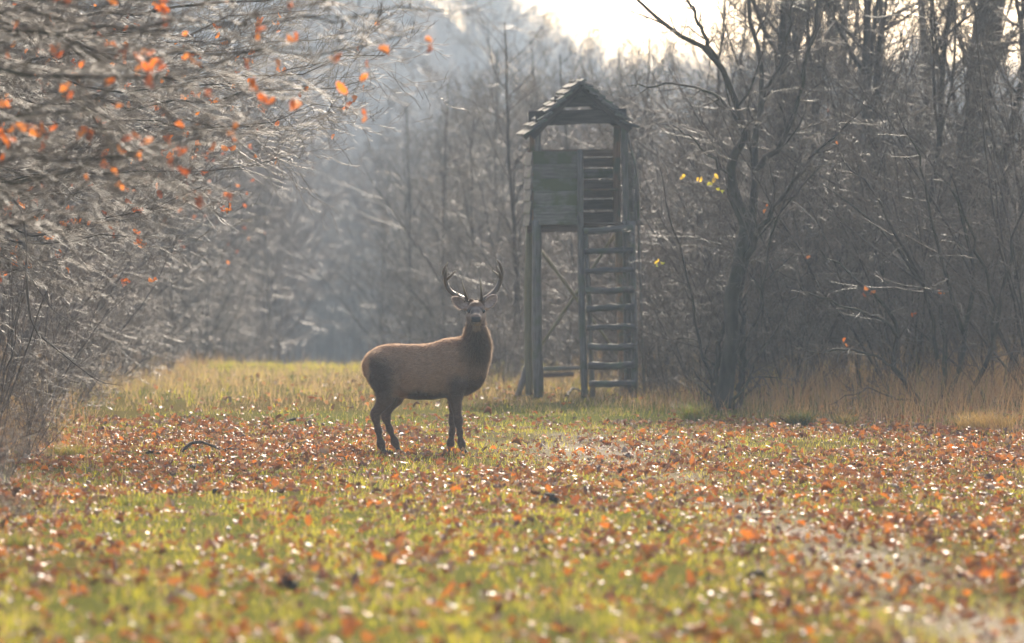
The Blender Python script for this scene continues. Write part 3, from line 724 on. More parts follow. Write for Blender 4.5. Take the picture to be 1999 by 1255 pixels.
# ------------------------------------------------------------------ the far wood: one uncounted mass, instanced on points
def far_wood():
    protos = []
    for i, (sd, h) in enumerate(((71, 11), (72, 12), (73, 9))):
        p = bare_tree(sd, h, .09, 20, .12, dense=.9, twig=False, spread=.46).meshes('far_tree_%d' % i)
        V1, F1 = tubes(p.trunk); V2, F2 = tubes([(a, np.maximum(b * 1.7, .008), s) for a, b, s in p.crown])
        me = np_mesh('far_tree_mesh_%d' % i, np.concatenate([V1, V2]), [np.concatenate([F1, F2 + len(V1)])]); me.materials.append(M['twig_red'])
        protos.append(me)
    r = np.random.default_rng(70); pts = []
    for _ in range(200000):
        y = r.uniform(142, 660) if r.uniform() < .75 else r.uniform(142, 300)
        hw = .0926 * y * 1.3 + 12; x = r.uniform(-hw, hw)
        if y < 400:                                    # the lane goes on between the two woods
            mid = -3.2 - (y - 125) * .030; open_ = 2.4 if y < 225 else 0
            if abs(x - mid) < open_ : continue
        if r.uniform() > (1.0 if y < 330 else .75): continue
        pts.append((x, y)); 
        if len(pts) >= 4200: break
    pts = np.array(pts); P = np.column_stack([pts, H(pts[:, 0], pts[:, 1]) - .1])
    me = bpy.data.meshes.new('far_wood'); me.vertices.add(len(P)); me.vertices.foreach_set('co', P.astype(np.float32).ravel())
    sc = r.uniform(.7, 1.05, len(P)) * np.interp(P[:, 1], [140, 200, 300, 420, 700], [.72, .85, 1.0, 1.0, 1.0])
    a = me.attributes.new('sc', 'FLOAT', 'POINT'); a.data.foreach_set('value', sc.astype(np.float32))
    a = me.attributes.new('rz', 'FLOAT_VECTOR', 'POINT'); rv = np.zeros((len(P), 3), np.float32); rv[:, 2] = r.uniform(0, 6.283, len(P)); a.data.foreach_set('vector', rv.ravel())
    a = me.attributes.new('ix', 'INT', 'POINT'); a.data.foreach_set('value', r.integers(0, 3, len(P)).astype(np.int32))
    o = link('far_wood', me); tag(o, 'distant bare wood fading into blue haze on the hillside', 'wood', kind='stuff')
    ng = bpy.data.node_groups.new('far_wood_nodes', 'GeometryNodeTree')
    ng.interface.new_socket('Geometry', in_out='INPUT', socket_type='NodeSocketGeometry'); ng.interface.new_socket('Geometry', in_out='OUTPUT', socket_type='NodeSocketGeometry')
    N = ng.nodes; Lk = ng.links; gi = N.new('NodeGroupInput'); go = N.new('NodeGroupOutput')
    g2i = N.new('GeometryNodeGeometryToInstance')
    for i, m in reversed(list(enumerate(protos))):
        po = bpy.data.objects.new('far_tree_source_%d' % i, m)
        oi = N.new('GeometryNodeObjectInfo'); oi.inputs['Object'].default_value = po; Lk.new(oi.outputs['Geometry'], g2i.inputs[0])
    iop = N.new('GeometryNodeInstanceOnPoints'); iop.inputs['Pick Instance'].default_value = True
    m2p = N.new('GeometryNodeMeshToPoints'); Lk.new(gi.outputs[0], m2p.inputs[0]); Lk.new(m2p.outputs[0], iop.inputs['Points'])
    Lk.new(g2i.outputs[0], iop.inputs['Instance'])
    def na(name, ty, sock):
        n = N.new('GeometryNodeInputNamedAttribute'); n.data_type = ty; n.inputs[0].default_value = name; Lk.new([s for s in n.outputs if s.enabled and s.name == 'Attribute'][0], sock)
    na('sc', 'FLOAT', iop.inputs['Scale']); na('rz', 'FLOAT_VECTOR', iop.inputs['Rotation']); na('ix', 'INT', iop.inputs['Instance Index'])
    Lk.new(iop.outputs[0], go.inputs[0])
    md = o.modifiers.new('wood', 'NODES'); md.node_group = ng
far_wood()

# ------------------------------------------------------------------ hunting stand
M['wood_grey'] = mat_wood('weathered_grey_wood', (.075, .062, .052), (.23, .20, .17), (.12, .12, .075), amt=.35)
M['wood_green'] = mat_wood('lichen_green_boards', (.08, .07, .055), (.22, .20, .17), (.088, .095, .045), amt=.6)
M['wood_brown'] = mat_wood('brown_wood', (.075, .048, .034), (.17, .115, .085), amt=.4)
M['wood_warm'] = mat_wood('warm_post_wood', (.16, .095, .05), (.32, .20, .12), (.15, .14, .09), amt=.4)
M['wood_dark'] = mat_wood('dark_roof_wood', (.045, .033, .027), (.11, .085, .07), amt=.4)
M['shingle'] = mat_wood('roof_shingle_wood', (.06, .05, .045), (.16, .145, .13), (.10, .11, .075), amt=.4)
M['pole'] = mat_wood('peeled_pole', (.12, .105, .06), (.24, .21, .12), amt=.4)
M['log'] = mat_wood('rung_log', (.055, .045, .038), (.15, .13, .115), (.10, .11, .07), amt=.3)
RT = random.Random(5)
def axis_matrix(a, b, up=(0, 0, 1)):
    a = Vector(a); b = Vector(b); x = (b - a).normalized(); u = Vector(up)
    y = u.cross(x)
    if y.length < 1e-4: y = Vector((0, 1, 0)).cross(x)
    y.normalize(); z = x.cross(y)
    m = Matrix((x, y, z)).transposed().to_4x4(); m.translation = (a + b) / 2
    return m, (b - a).length
def plank(parent, name, a, b, width, thick, mat, up=(0, 0, 1), rough=.006, chip=True, segs=4):
    """sawn board along a-b: width along up, slightly uneven edges, small chamfers"""
    m, L = axis_matrix(a, b, up); bm = bmesh.new(); rings = []
    ch = min(.006, thick * .2)
    for i in range(segs + 1):
        x = -L / 2 + L * i / segs; dw = RT.uniform(-rough, rough); dw2 = RT.uniform(-rough, rough); dt = RT.uniform(-rough, rough) * .3
        w0, w1, t = -width / 2 + dw, width / 2 + dw2, thick / 2
        prof = [(-t + ch, w0), (t - ch, w0), (t, w0 + ch), (t, w1 - ch), (t - ch, w1), (-t + ch, w1), (-t, w1 - ch), (-t, w0 + ch)]
        e = RT.uniform(-.008, .008) if i in (0, segs) else 0
        rings.append([bm.verts.new((x + e, y + dt, z)) for y, z in prof])
    for i in range(segs):
        for j in range(8): bm.faces.new((rings[i][j], rings[i + 1][j], rings[i + 1][(j + 1) % 8], rings[i][(j + 1) % 8]))
    bm.faces.new(rings[0]); bm.faces.new(rings[-1][::-1]); bmesh.ops.recalc_face_normals(bm, faces=bm.faces)
    me = bpy.data.meshes.new(name); bm.to_mesh(me); bm.free()
    o = link(name, me, mat, parent); o.matrix_local = m; return o
def log(parent, name, pts, r, mat, r2=None, sides=8, wob=.12):
    """round pole through the points, knotty and tapering"""
    pts = [Vector(p) for p in pts]; a, b = pts[0], pts[-1]; m, L = axis_matrix(a, b); mi = m.inverted()
    loc = resample([tuple(mi @ p) for p in pts], 9) if len(pts) > 2 else np.linspace(tuple(mi @ a), tuple(mi @ b), 9)
    r2 = r if r2 is None else r2; bm = bmesh.new(); rings = []
    for i in range(9):
        rr = r + (r2 - r) * i / 8; ring = []
        for j in range(sides):
            q = rr * (1 + RT.uniform(-wob, wob)); an = 2 * math.pi * j / sides
            ring.append(bm.verts.new((loc[i][0], loc[i][1] + q * math.cos(an), loc[i][2] + q * math.sin(an))))
        rings.append(ring)
    for i in range(8):
        for j in range(sides):
            f = bm.faces.new((rings[i][j], rings[i + 1][j], rings[i + 1][(j + 1) % sides], rings[i][(j + 1) % sides])); f.smooth = True
    bm.faces.new(rings[0]); bm.faces.new(rings[-1][::-1]); bmesh.ops.recalc_face_normals(bm, faces=bm.faces)
    me = bpy.data.meshes.new(name); bm.to_mesh(me); bm.free()
    o = link(name, me, mat, parent); o.matrix_local = m; return o

def hunting_stand():
    D = 83.0; bx = (1135 - 999.5) / FPX * D; base = np.array([bx, D, Hf(bx, D)])
    root = empty('hunting_stand', tuple(base)); tag(root, 'weathered wooden hunting stand on posts with ladder and shingled gable roof', 'hunting stand')
    yF, yR = -.62, .62
    def P(x, y, dy): return tuple(px(x, y, D + dy) - base)
    W = M
    # posts
    log(root, 'post', [P(1051, 784, yF), P(1048, 600, yF), P(1047, 430, yF)], .078, W['wood_grey'], .07)
    log(root, 'post', [P(1033, 782, yR), P(1031, 600, yR), P(1034, 430, yR)], .062, W['pole'], .06)
    log(root, 'post', [P(1218, 782, yR), P(1214, 600, yR), P(1207, 440, yR)], .075, W['wood_warm'], .07)
    log(root, 'post', [P(1228, 784, yF), P(1225, 600, yF), P(1222, 430, yF)], .07, W['wood_grey'], .06)
    plank(root, 'corner_post', P(1049, 440, yF + .03), P(1051, 252, yF + .03), .085, .07, W['wood_grey'], up=(1, 0, 0))
    plank(root, 'corner_post', P(1037, 440, yR), P(1039, 262, yR), .08, .07, W['wood_warm'], up=(1, 0, 0))
    plank(root, 'corner_post', P(1204, 440, yR - .02), P(1204, 244, yR - .02), .105, .08, W['wood_warm'], up=(1, 0, 0))
    plank(root, 'corner_post', P(1222, 440, yF), P(1219, 250, yF), .095, .07, W['wood_grey'], up=(1, 0, 0))
    # ladder
    log(root, 'ladder_stringer', [P(1141, 784, -1.15), P(1136, 600, -.95), P(1133, 440, -.78), P(1132, 293, -.70)], .056, W['wood_grey'], .046)
    log(root, 'ladder_stringer', [P(1157, 784, -1.02), P(1150, 600, -.85), P(1143, 445, -.70)], .042, W['wood_grey'], .038)
    log(root, 'ladder_stringer', [P(1240, 784, -1.12), P(1238, 600, -.92), P(1234, 432, -.74)], .05, W['wood_grey'], .045)
    ry = [(452, 445), (491, 488), (530, 526), (568, 564), (604, 600), (640, 637), (677, 676), (713, 712), (749, 748)]
    for k, (a, b) in enumerate(ry):
        dy = -.80 - .40 * k / 8 + .0
        m = (P(1139 + k * 1.3, a, dy), P(1190, (a + b) / 2 + RT.uniform(-2, 2), dy - .02), P(1240 - (8 - k) * .5, b, dy))
        log(root, 'rung', m, .046 * RT.uniform(.9, 1.15), W['log'], wob=.2)
    log(root, 'prop_pole', [P(1243, 330, yR), P(1250, 560, yR + .1), P(1258, 784, yR + .2)], .022, W['wood_grey'])
    log(root, 'prop_pole', [P(1008, 782, yR), P(1034, 700, yR)], .045, W['wood_grey'])
    # bracing
    for a, b, dy in (((1052, 484), (1206, 690), yR + .07), ((1052, 682), (1208, 446), yR + .12)):
        log(root, 'cross_brace', [P(*a, dy), P(*b, dy)], .028, W['pole'], .024)
    plank(root, 'low_rail', P(1040, 720, yR - .1), P(1214, 716, yR - .1), .06, .035, W['wood_grey'], up=(0, .5, 1))
    plank(root, 'low_rail', P(1048, 733, yF + .09), P(1120, 730, yF + .09), .06, .03, W['wood_brown'])
    # floor
    plank(root, 'floor_beam', P(1040, 448, yF + .09), P(1226, 444, yF + .09), .095, .07, W['wood_brown'])
    plank(root, 'floor_beam', P(1030, 447, yR - .1), P(1212, 443, yR - .1), .095, .07, W['wood_brown'])
    za = P(1040, 437, 0)[2]
    for k in range(8):
        y = -.58 + k * .165; sh = -.12 * (y + .62) / 1.24
        plank(root, 'floor_board', (-.70 + sh, y, za), (.66 + sh, y, za), .155, .03, W['wood_brown'], up=(0, 1, 0))
    # boarded front, left of the ladder
    fe = [(296, 322, 'wood_green'), (322, 349, 'wood_grey'), (350, 373, 'wood_green'), (373, 402, 'wood_green'), (403, 438, 'wood_green')]
    for k, (t, b, mm) in enumerate(fe):
        o = plank(root, 'front_board', P(1041 + RT.uniform(-1, 2), (t + b) / 2 + 1, yF - .055), P(1130, (t + b) / 2 - 1, yF - .055), (b - t) / 130 + .012, .026, W[mm], up=(0, -.10, 1), rough=.012)
    # back boards with light gaps, seen through the doorway
    re_ = [(292, 306), (309, 327), (330, 349), (351.5, 369), (371.5, 387), (390, 410.5), (413.5, 437)]
    for k, (t, b) in enumerate(re_):
        plank(root, 'back_board', P(1030, (t + b) / 2 + 1.5, yR + .06), P(1211, (t + b) / 2 - 1.5, yR + .06), (b - t) / 130, .024, W['wood_brown' if k != 2 else 'wood_green'], rough=.005)
    # side walls: lapped boards
    for k in range(6):
        t = 297 + k * 23.5; b = t + 25.5
        plank(root, 'side_board', P(1039 - k * .6, (t + b) / 2, yF - .02), P(1026 - k * .6, (t + b) / 2 + 1, yR + .05), (b - t) / 130, .024, W['wood_grey'], up=(.16, 0, 1), rough=.01)
        plank(root, 'side_board', P(1236 + k * .4, (t + b) / 2, yF), P(1220 + k * .4, (t + b) / 2, yR), (b - t) / 130, .024, W['wood_grey'], up=(-.14, 0, 1), rough=.01)
    log(root, 'side_pole', [P(1225, 262, yF - .07), P(1234, 300, yF - .07), P(1241, 330, yF - .07), P(1241, 440, yF - .07)], .02, W['wood_grey'])
    # seat inside
    plank(root, 'bench_board', P(1040, 372, .3), P(1208, 370, .3), .28, .03, W['wood_warm'], up=(0, 1, 0))
    # gable: lintel and dark triangle, front and back
    for dy, off, full in ((yF + .02, 0, True), (yR + .03, -15, False)):
        plank(root, 'lintel', P(1046 + off, 231, dy), P(1222 + off, 226, dy), .215, .03, W['wood_dark'])
        if full: plank(root, 'gable_board', P(1082, 199, dy + .01), P(1182, 196, dy + .01), .17, .024, W['wood_dark'])
        if full: plank(root, 'gable_board', P(1110, 181, dy + .02), P(1158, 181, dy + .02), .12, .024, W['wood_dark'])
        plank(root, 'rafter', P(1135 + off, 168, dy - .03), P(1038 + off, 268, dy - .03), .10, .05, W['wood_dark'], up=(-1, 0, 1))
        plank(root, 'rafter', P(1131 + off, 168, dy - .03), P(1230 + off, 254, dy - .03), .10, .05, W['wood_dark'], up=(1, 0, 1))
    # shingle courses stepping down both slopes
    for side in (-1, 1):
        n = 8
        for k in range(n):
            u = (k + .55) / n
            if side < 0: cx, cy = 1133 - 100 * u, 165 + 101 * u - 3 * math.sin(u * 3.14)
            else: cx, cy = 1134 + 100 * u, 165 + 88 * u - 3 * math.sin(u * 3.14)
            cy -= 7
            tilt = math.radians(29 if side < 0 else 21) + RT.uniform(-.05, .05)
            upv = (side * math.cos(tilt), 0, -math.sin(tilt))
            a = P(cx + 2, cy, yF - .30); b = P(cx - 15, cy, yR + .28)
            # three shingles end to end make one course
            A = Vector(a); B = Vector(b)
            for s in range(3):
                p0 = A.lerp(B, s / 3 + (.003 if s else 0)); p1 = A.lerp(B, (s + 1) / 3 - .003)
                j = Vector((0, 0, RT.uniform(-.008, .008)))
                plank(root, 'shingle', p0 + j, p1 + j, .25 if k < n - 1 else .3, .034, W['shingle'], up=upv, rough=.008, segs=2)
    plank(root, 'ridge_board', P(1135, 160, yF - .30), P(1120, 161, yR + .28), .12, .035, W['shingle'], up=(1, 0, .1))
hunting_stand()

# ------------------------------------------------------------------ the stag
class Field:
    def __init__(s, lo, hi, h):
        s.h = h; s.lo = np.array(lo, float); s.n = (np.ceil((np.array(hi) - s.lo) / h)).astype(int) + 1
        s.F = np.full(s.n, .5, np.float32)
    def box(s, lo, hi):
        i0 = np.clip(((np.array(lo) - s.lo) / s.h).astype(int), 0, s.n - 1); i1 = np.clip(((np.array(hi) - s.lo) / s.h).astype(int) + 2, 1, s.n)
        g = [s.lo[k] + s.h * np.arange(i0[k], i1[k]) for k in range(3)]
        return tuple(slice(i0[k], i1[k]) for k in range(3)), np.meshgrid(*g, indexing='ij')
    def union(s, sl, d, k):
        f = s.F[sl]; hh = np.maximum(k - np.abs(f - d), 0) / k
        s.F[sl] = np.minimum(f, d) - hh * hh * k * .25
    def cone(s, a, b, ra, rb, k=.04, sq=(1, 1, 1)):
        a = np.array(a, float); b = np.array(b, float); sq = np.array(sq, float); m = max(ra, rb) * max(1, sq.max()) + k + .03
        sl, (X, Y, Z) = s.box(np.minimum(a, b) - m, np.maximum(a, b) + m)
        c = (a + b) / 2; p = [(X - c[0]) / sq[0], (Y - c[1]) / sq[1], (Z - c[2]) / sq[2]]; a2 = (a - c) / sq; ab = (b - a) / sq; L = max((ab * ab).sum(), 1e-9)
        t = np.clip(((p[0] - a2[0]) * ab[0] + (p[1] - a2[1]) * ab[1] + (p[2] - a2[2]) * ab[2]) / L, 0, 1)
        d = np.sqrt(sum((p[i] - a2[i] - t * ab[i]) ** 2 for i in range(3))) - (ra + t * (rb - ra))
        s.union(sl, d * min(1, sq.min() ** .5), k)
    def chain(s, pts, k=.04, sq=(1, 1, 1)):
        for (x, y, z, r), (x2, y2, z2, r2) in zip(pts, pts[1:]): s.cone((x, y, z), (x2, y2, z2), r, r2, k, sq)
    def ear(s, c, axis, wide, L, Wd, T, k=.015):
        """flattened leaf-shaped cup opening towards -n"""
        a = np.array(axis, float); a /= np.linalg.norm(a); w_ = np.array(wide, float); w_ -= a * (w_ @ a); w_ /= np.linalg.norm(w_); n = np.cross(a, w_)
        if n[1] > 0: n = -n                            # n points to the camera side (-y)
        c = np.array(c); m = L + .05; sl, (X, Y, Z) = s.box(c - m, c + m)
        q = [X - c[0], Y - c[1], Z - c[2]]; u = sum(q[i] * a[i] for i in range(3)); v = sum(q[i] * w_[i] for i in range(3)); t = sum(q[i] * n[i] for i in range(3))
        taper = 1 - .35 * np.clip(u / L, -1, 1) ** 2
        def ell(L_, W_, T_, t_): return (np.sqrt((u / L_) ** 2 + (v / (W_ * taper)) ** 2 + (t_ / T_) ** 2) - 1) * min(W_, T_) * .8
        outer = ell(L, Wd, T, t); inner = ell(L * .86, Wd * .78, T * .95, t - T * .55)
        s.union(sl, np.maximum(outer, -inner), k)
    def mesh(s):
        F = s.F; I = F < 0; nx, ny, nz = F.shape
        cs = [(i, j, k) for i in (0, 1) for j in (0, 1) for k in (0, 1)]
        def sh(A, c): return A[c[0]:nx - 1 + c[0], c[1]:ny - 1 + c[1], c[2]:nz - 1 + c[2]]
        cnt = sum(sh(I, c).astype(np.int8) for c in cs); act = (cnt > 0) & (cnt < 8)
        ijk = np.argwhere(act); idx = -np.ones(act.shape, np.int64); idx[act] = np.arange(len(ijk))
        acc = np.zeros((len(ijk), 3)); num = np.zeros(len(ijk))
        for a in cs:
            for ax in range(3):
                if a[ax]: continue
                b = list(a); b[ax] = 1
                fa = F[ijk[:, 0] + a[0], ijk[:, 1] + a[1], ijk[:, 2] + a[2]]; fb = F[ijk[:, 0] + b[0], ijk[:, 1] + b[1], ijk[:, 2] + b[2]]
                k = (fa < 0) != (fb < 0); t = np.where(k, fa / np.where(k, fa - fb, 1), 0)
                p = ijk + np.array(a); q = p.astype(float); q[:, ax] += t; acc[k] += q[k]; num[k] += 1
        V = s.lo + s.h * acc / num[:, None]; Q = []
        for ax in range(3):
            o1, o2 = [(1, 2), (2, 0), (0, 1)][ax]
            A = [slice(None)] * 3; B = [slice(None)] * 3; A[ax] = slice(0, -1); B[ax] = slice(1, None)
            e = I[tuple(A)] != I[tuple(B)]; E = np.argwhere(e); E = E[(E[:, o1] > 0) & (E[:, o2] > 0) & (E[:, o1] < F.shape[o1] - 1) & (E[:, o2] < F.shape[o2] - 1)]
            s1 = np.zeros(3, int); s1[o1] = 1; s2 = np.zeros(3, int); s2[o2] = 1
            def g(P): return idx[P[:, 0], P[:, 1], P[:, 2]]
            q = np.stack([g(E - s1 - s2), g(E - s2), g(E), g(E - s1)], -1)
            ins = I[E[:, 0], E[:, 1], E[:, 2]]; q[~ins] = q[~ins][:, ::-1]; Q.append(q)
        Q = np.concatenate(Q); return V, Q[(Q >= 0).all(1)]

def smooth01(a, b, x): t = np.clip((x - a) / (b - a), 0, 1); return t * t * (3 - 2 * t)

def coat(V):
    """coat colours of the stag by body region (x forward, z up, -y towards the camera)"""
    x, y, z = V[:, 0], V[:, 1], V[:, 2]
    nz = .035 * sn(x * 14 + y * 9, z * 14, 40) + .012 * sn(x * 60, z * 60 + y * 50, 41)
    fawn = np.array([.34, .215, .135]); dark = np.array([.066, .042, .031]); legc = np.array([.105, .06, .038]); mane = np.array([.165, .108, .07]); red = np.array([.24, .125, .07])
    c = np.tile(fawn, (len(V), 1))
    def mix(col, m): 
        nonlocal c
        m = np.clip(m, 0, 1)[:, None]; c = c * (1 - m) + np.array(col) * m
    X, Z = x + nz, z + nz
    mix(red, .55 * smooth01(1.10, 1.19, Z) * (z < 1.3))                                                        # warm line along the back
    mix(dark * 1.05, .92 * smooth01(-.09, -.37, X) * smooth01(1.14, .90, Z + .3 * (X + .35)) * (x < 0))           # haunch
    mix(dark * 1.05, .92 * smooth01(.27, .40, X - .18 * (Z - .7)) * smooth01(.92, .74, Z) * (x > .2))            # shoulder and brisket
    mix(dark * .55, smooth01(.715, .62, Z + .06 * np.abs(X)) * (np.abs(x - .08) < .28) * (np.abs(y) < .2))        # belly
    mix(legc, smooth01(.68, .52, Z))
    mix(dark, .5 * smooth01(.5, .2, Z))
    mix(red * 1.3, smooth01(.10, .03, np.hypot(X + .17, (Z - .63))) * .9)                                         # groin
    mix((.34, .20, .11), smooth01(-.50, -.545, X) * smooth01(.72, .85, Z))                                      # rump patch
    mix(mane, .9 * smooth01(.40, .58, X) * smooth01(.78, 1.08, Z))
    mix(mane * .62, .7 * smooth01(.52, .70, X + .1 * nz) * smooth01(.72, 1.15, Z) * smooth01(1.36, 1.28, Z) * smooth01(-.02, -.1, y))
    hd = (z > 1.33) & (y < .06) & (x > .50)
    h = lambda m: m * hd
    mix((.19, .135, .10), h(smooth01(1.37, 1.42, z)))
    mix((.12, .10, .09), h(smooth01(1.49, 1.52, z) * smooth01(1.60, 1.57, z) * smooth01(.085, .06, np.abs(x - .637))))
    mix((.13, .075, .045), h(smooth01(1.575, 1.60, z) * smooth01(.09, .07, np.abs(x - .637))))
    for ex in (.545, .703): mix((.27, .22, .18), h(.8 * smooth01(.045, .02, np.hypot((x - ex) * .9, z - 1.505))))
    mix((.20, .15, .11), h(smooth01(-.26, -.31, y) * smooth01(1.43, 1.40, z)))
    mix((.05, .045, .047), h(smooth01(-.348, -.362, y) * smooth01(1.41, 1.42, z) * smooth01(1.475, 1.465, z) * smooth01(.055, .042, np.abs(x - .637))))
    mix((.23, .16, .10), h(smooth01(-.2, -.24, y) * smooth01(1.40, 1.385, z)))
    ear = ((x < .545) | (x > .730)) & (z > 1.55) & (y < .12)
    mix((.38, .29, .24), ear * 1.0)  # pale ears, painted lighter to stand in for backlight shining through
    return c

def stag():
    loc = ((815 - 999.5) / FPX * 60, 60.0); gz = Hf(*loc) + .005
    root = empty('red_deer_stag', (loc[0], loc[1], gz)); tag(root, 'red deer stag standing on the leaf strewn lane, head turned to look back', 'deer')
    root.scale = (1, 1, 1)
    f = Field((-.68, -.50, -.01), (.88, .32, 1.76), .0065)
    # trunk
    trunk = [(-.45, 0, .965, .095), (-.38, 0, .945, .185), (-.30, 0, .925, .245), (-.15, 0, .885, .276), (0, 0, .870, .283), (.15, 0, .875, .285), (.30, 0, .905, .292), (.42, 0, .925, .298), (.50, 0, .90, .25), (.55, 0, .84, .16)]
    f.chain(trunk, .05, (1, .74, 1))
    f.cone((.50, 0, .80), (.585, 0, .82), .15, .085, .08)                                      # brisket
    f.chain([(-.49, 0, 1.02, .05), (-.545, 0, .95, .035), (-.56, 0, .85, .022)], .06)          # tail
    # neck with its mane
    f.chain([(.42, 0, 1.00, .23), (.52, -.005, 1.04, .20), (.60, -.015, 1.10, .150), (.645, -.03, 1.19, .118), (.638, -.04, 1.30, .098), (.632, -.04, 1.40, .086), (.636, -.02, 1.50, .08)], .06, (1, .92, 1))
    f.cone((.655, -.06, 1.19), (.60, -.04, 1.02), .095, .11, .08)
    f.cone((.60, -.02, 1.0), (.57, 0, .84), .13, .09, .1)
    # head pointing at the camera
    hx = .637
    f.cone((hx, .0, 1.572), (hx, -.11, 1.553), .078, .078, .04)
    f.cone((hx, -.11, 1.548), (hx, -.22, 1.505), .074, .058, .04)
    f.cone((hx, -.22, 1.500), (hx, -.335, 1.447), .056, .05, .03)
    f.cone((hx - .018, -.335, 1.447), (hx + .018, -.335, 1.447), .047, .047, .03)
    f.cone((hx, -.03, 1.47), (hx, -.31, 1.405), .075, .04, .04)
    for sx in (-1, 1):
        f.cone((hx + sx * .052, -.07, 1.56), (hx + sx * .062, -.15, 1.545), .034, .03, .03)     # brow
        f.cone((hx + sx * .05, -.03, 1.49), (hx + sx * .035, -.16, 1.47), .055, .04, .04)       # cheek
        f.cone((hx + sx * .045, .0, 1.61), (hx + sx * .052, .0, 1.645), .032, .026, .03)        # pedicle
    f.ear((.468, -.015, 1.622), (-.76, -.1, .52), (.5, 0, .85), .112, .062, .030)
    f.ear((.785, -.015, 1.632), (.68, -.1, .66), (-.5, 0, .85), .115, .062, .030)
    f.cone((.53, -.0, 1.578), (.575, 0, 1.572), .028, .035, .03); f.cone((.735, 0, 1.582), (.70, 0, 1.572), .028, .035, .03)
    # legs: shoulder/hip to hoof
    def leg(p, k=.045): f.chain(p, k)
    leg([(.40, -.11, .90, .16), (.405, -.14, .74, .115), (.405, -.135, .62, .083), (.42, -.13, .50, .050), (.442, -.13, .375, .040), (.444, -.13, .33, .038), (.458, -.13, .22, .026), (.472, -.13, .12, .026), (.480, -.13, .09, .030), (.492, -.135, .04, .027)])
    leg([(.40, .11, .90, .15), (.41, .13, .74, .11), (.400, .13, .62, .080), (.394, .13, .50, .048), (.386, .13, .375, .039), (.384, .13, .33, .037), (.374, .13, .22, .026), (.362, .13, .12, .026), (.358, .13, .09, .030), (.352, .125, .04, .027)])
    leg([(-.40, -.09, .95, .15), (-.355, -.12, .84, .175), (-.325, -.14, .70, .125), (-.345, -.145, .60, .090), (-.40, -.14, .50, .054), (-.455, -.135, .435, .043), (-.452, -.135, .38, .039), (-.425, -.135, .25, .029), (-.398, -.135, .12, .027), (-.392, -.135, .09, .031), (-.374, -.14, .04, .027)], .05)
    leg([(-.39, .09, .95, .14), (-.30, .12, .84, .165), (-.22, .14, .68, .11), (-.25, .14, .58, .078), (-.31, .135, .49, .049), (-.350, .13, .42, .041), (-.345, .13, .37, .037), (-.305, .13, .25, .028), (-.25, .13, .13, .026), (-.243, .13, .10, .030), (-.222, .125, .05, .027)], .05)
    V, Q = f.mesh()
    # lumps of muscle and coat
    V = V + np.column_stack([.004 * sn(V[:, 1] * 25, V[:, 2] * 25, 50), .004 * sn(V[:, 0] * 20, V[:, 2] * 20, 51), .004 * sn(V[:, 0] * 22, V[:, 1] * 22, 52)])
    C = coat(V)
    t = NT('stag_coat'); a = t.new('ShaderNodeAttribute', attribute_name='col'); co = t.new('ShaderNodeTexCoord')
    n = t.new('ShaderNodeTexNoise', Scale=42.0, Detail=5.0, Roughness=.65); mp = t.new('ShaderNodeMapping'); mp.inputs['Scale'].default_value = (.6, 1, 1.6); t.ln(co.outputs['Object'], mp.inputs[0]); t.ln(mp.outputs[0], n.inputs['Vector'])
    mr = t.new('ShaderNodeMapRange'); mr.inputs[1].default_value = .3; mr.inputs[2].default_value = .7; mr.inputs[3].default_value = .62; mr.inputs[4].default_value = 1.34; t.ln(n.outputs[0], mr.inputs[0])
    vm = t.new('ShaderNodeVectorMath', operation='SCALE'); t.ln(a.outputs['Color'], vm.inputs[0]); t.ln(mr.outputs[0], vm.inputs['Scale'])
    b = t.new('ShaderNodeBsdfPrincipled', Roughness=.75); b.inputs['Specular IOR Level'].default_value = .25
    b.inputs['Sheen Weight'].default_value = .25; b.inputs['Sheen Roughness'].default_value = .4
    t.ln(vm.outputs[0], b.inputs['Base Color']); bp = t.new('ShaderNodeBump', Strength=.35, Distance=.01); t.ln(n.outputs[0], bp.inputs['Height']); t.ln(bp.outputs[0], b.inputs['Normal']); t.ln(b.outputs[0], t.out.inputs[0])
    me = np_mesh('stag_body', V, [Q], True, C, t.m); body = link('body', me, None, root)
    # short coat: fine hairs lying back, longer on the neck
    r = np.random.default_rng(15); A = V[Q]; cr = np.cross(A[:, 2] - A[:, 0], A[:, 3] - A[:, 1]); ar = np.linalg.norm(cr, axis=1); N = cr / ar[:, None]
    cen0 = A.mean(1)
    if ((cen0 - np.array([0, 0, .88])) * N)[np.abs(cen0[:, 0]) < .2].sum() < 0: N = -N
    k = r.choice(len(Q), 90000, p=ar / ar.sum()); uv = r.uniform(0, 1, (len(k), 2)); q = A[k]
    S = (q[:, 0] * (1 - uv[:, :1]) + q[:, 1] * uv[:, :1]) * (1 - uv[:, 1:]) + (q[:, 3] * (1 - uv[:, :1]) + q[:, 2] * uv[:, :1]) * uv[:, 1:]
    x, y, z = S.T; neck = smooth01(.36, .62, x) * smooth01(.74, 1.14, z) * smooth01(1.46, 1.36, z); face = (z > 1.38) & (x > .48)
    flow = np.tile(np.array([-.8, 0, -.45]), (len(S), 1)); flow = flow * (1 - neck[:, None]) + np.array([.05, -.1, -1.0]) * neck[:, None]
    flow[face] = (0, .9, .2); lg = z < .62; flow[lg] = (0, 0, -1)
    ln = np.where(face, .007, np.where(lg, .006, .020)) + neck * .042; ln *= r.uniform(.6, 1.3, len(S))
    d = norm(flow + N[k] * np.where(face | lg, .45, .62)[:, None] + r.normal(0, .16, S.shape)); sd = norm(np.cross(d, r.normal(0, 1, S.shape)))
    wd = (.0014 + .0006 * neck)[:, None]; FV = np.stack([S - sd * wd, S + sd * wd, S + d * ln[:, None]], 1).reshape(-1, 3)
    FC = np.repeat(coat(S) * r.uniform(.8, 1.35, (len(S), 1)), 3, 0); FF = np.arange(len(FV)).reshape(-1, 3)
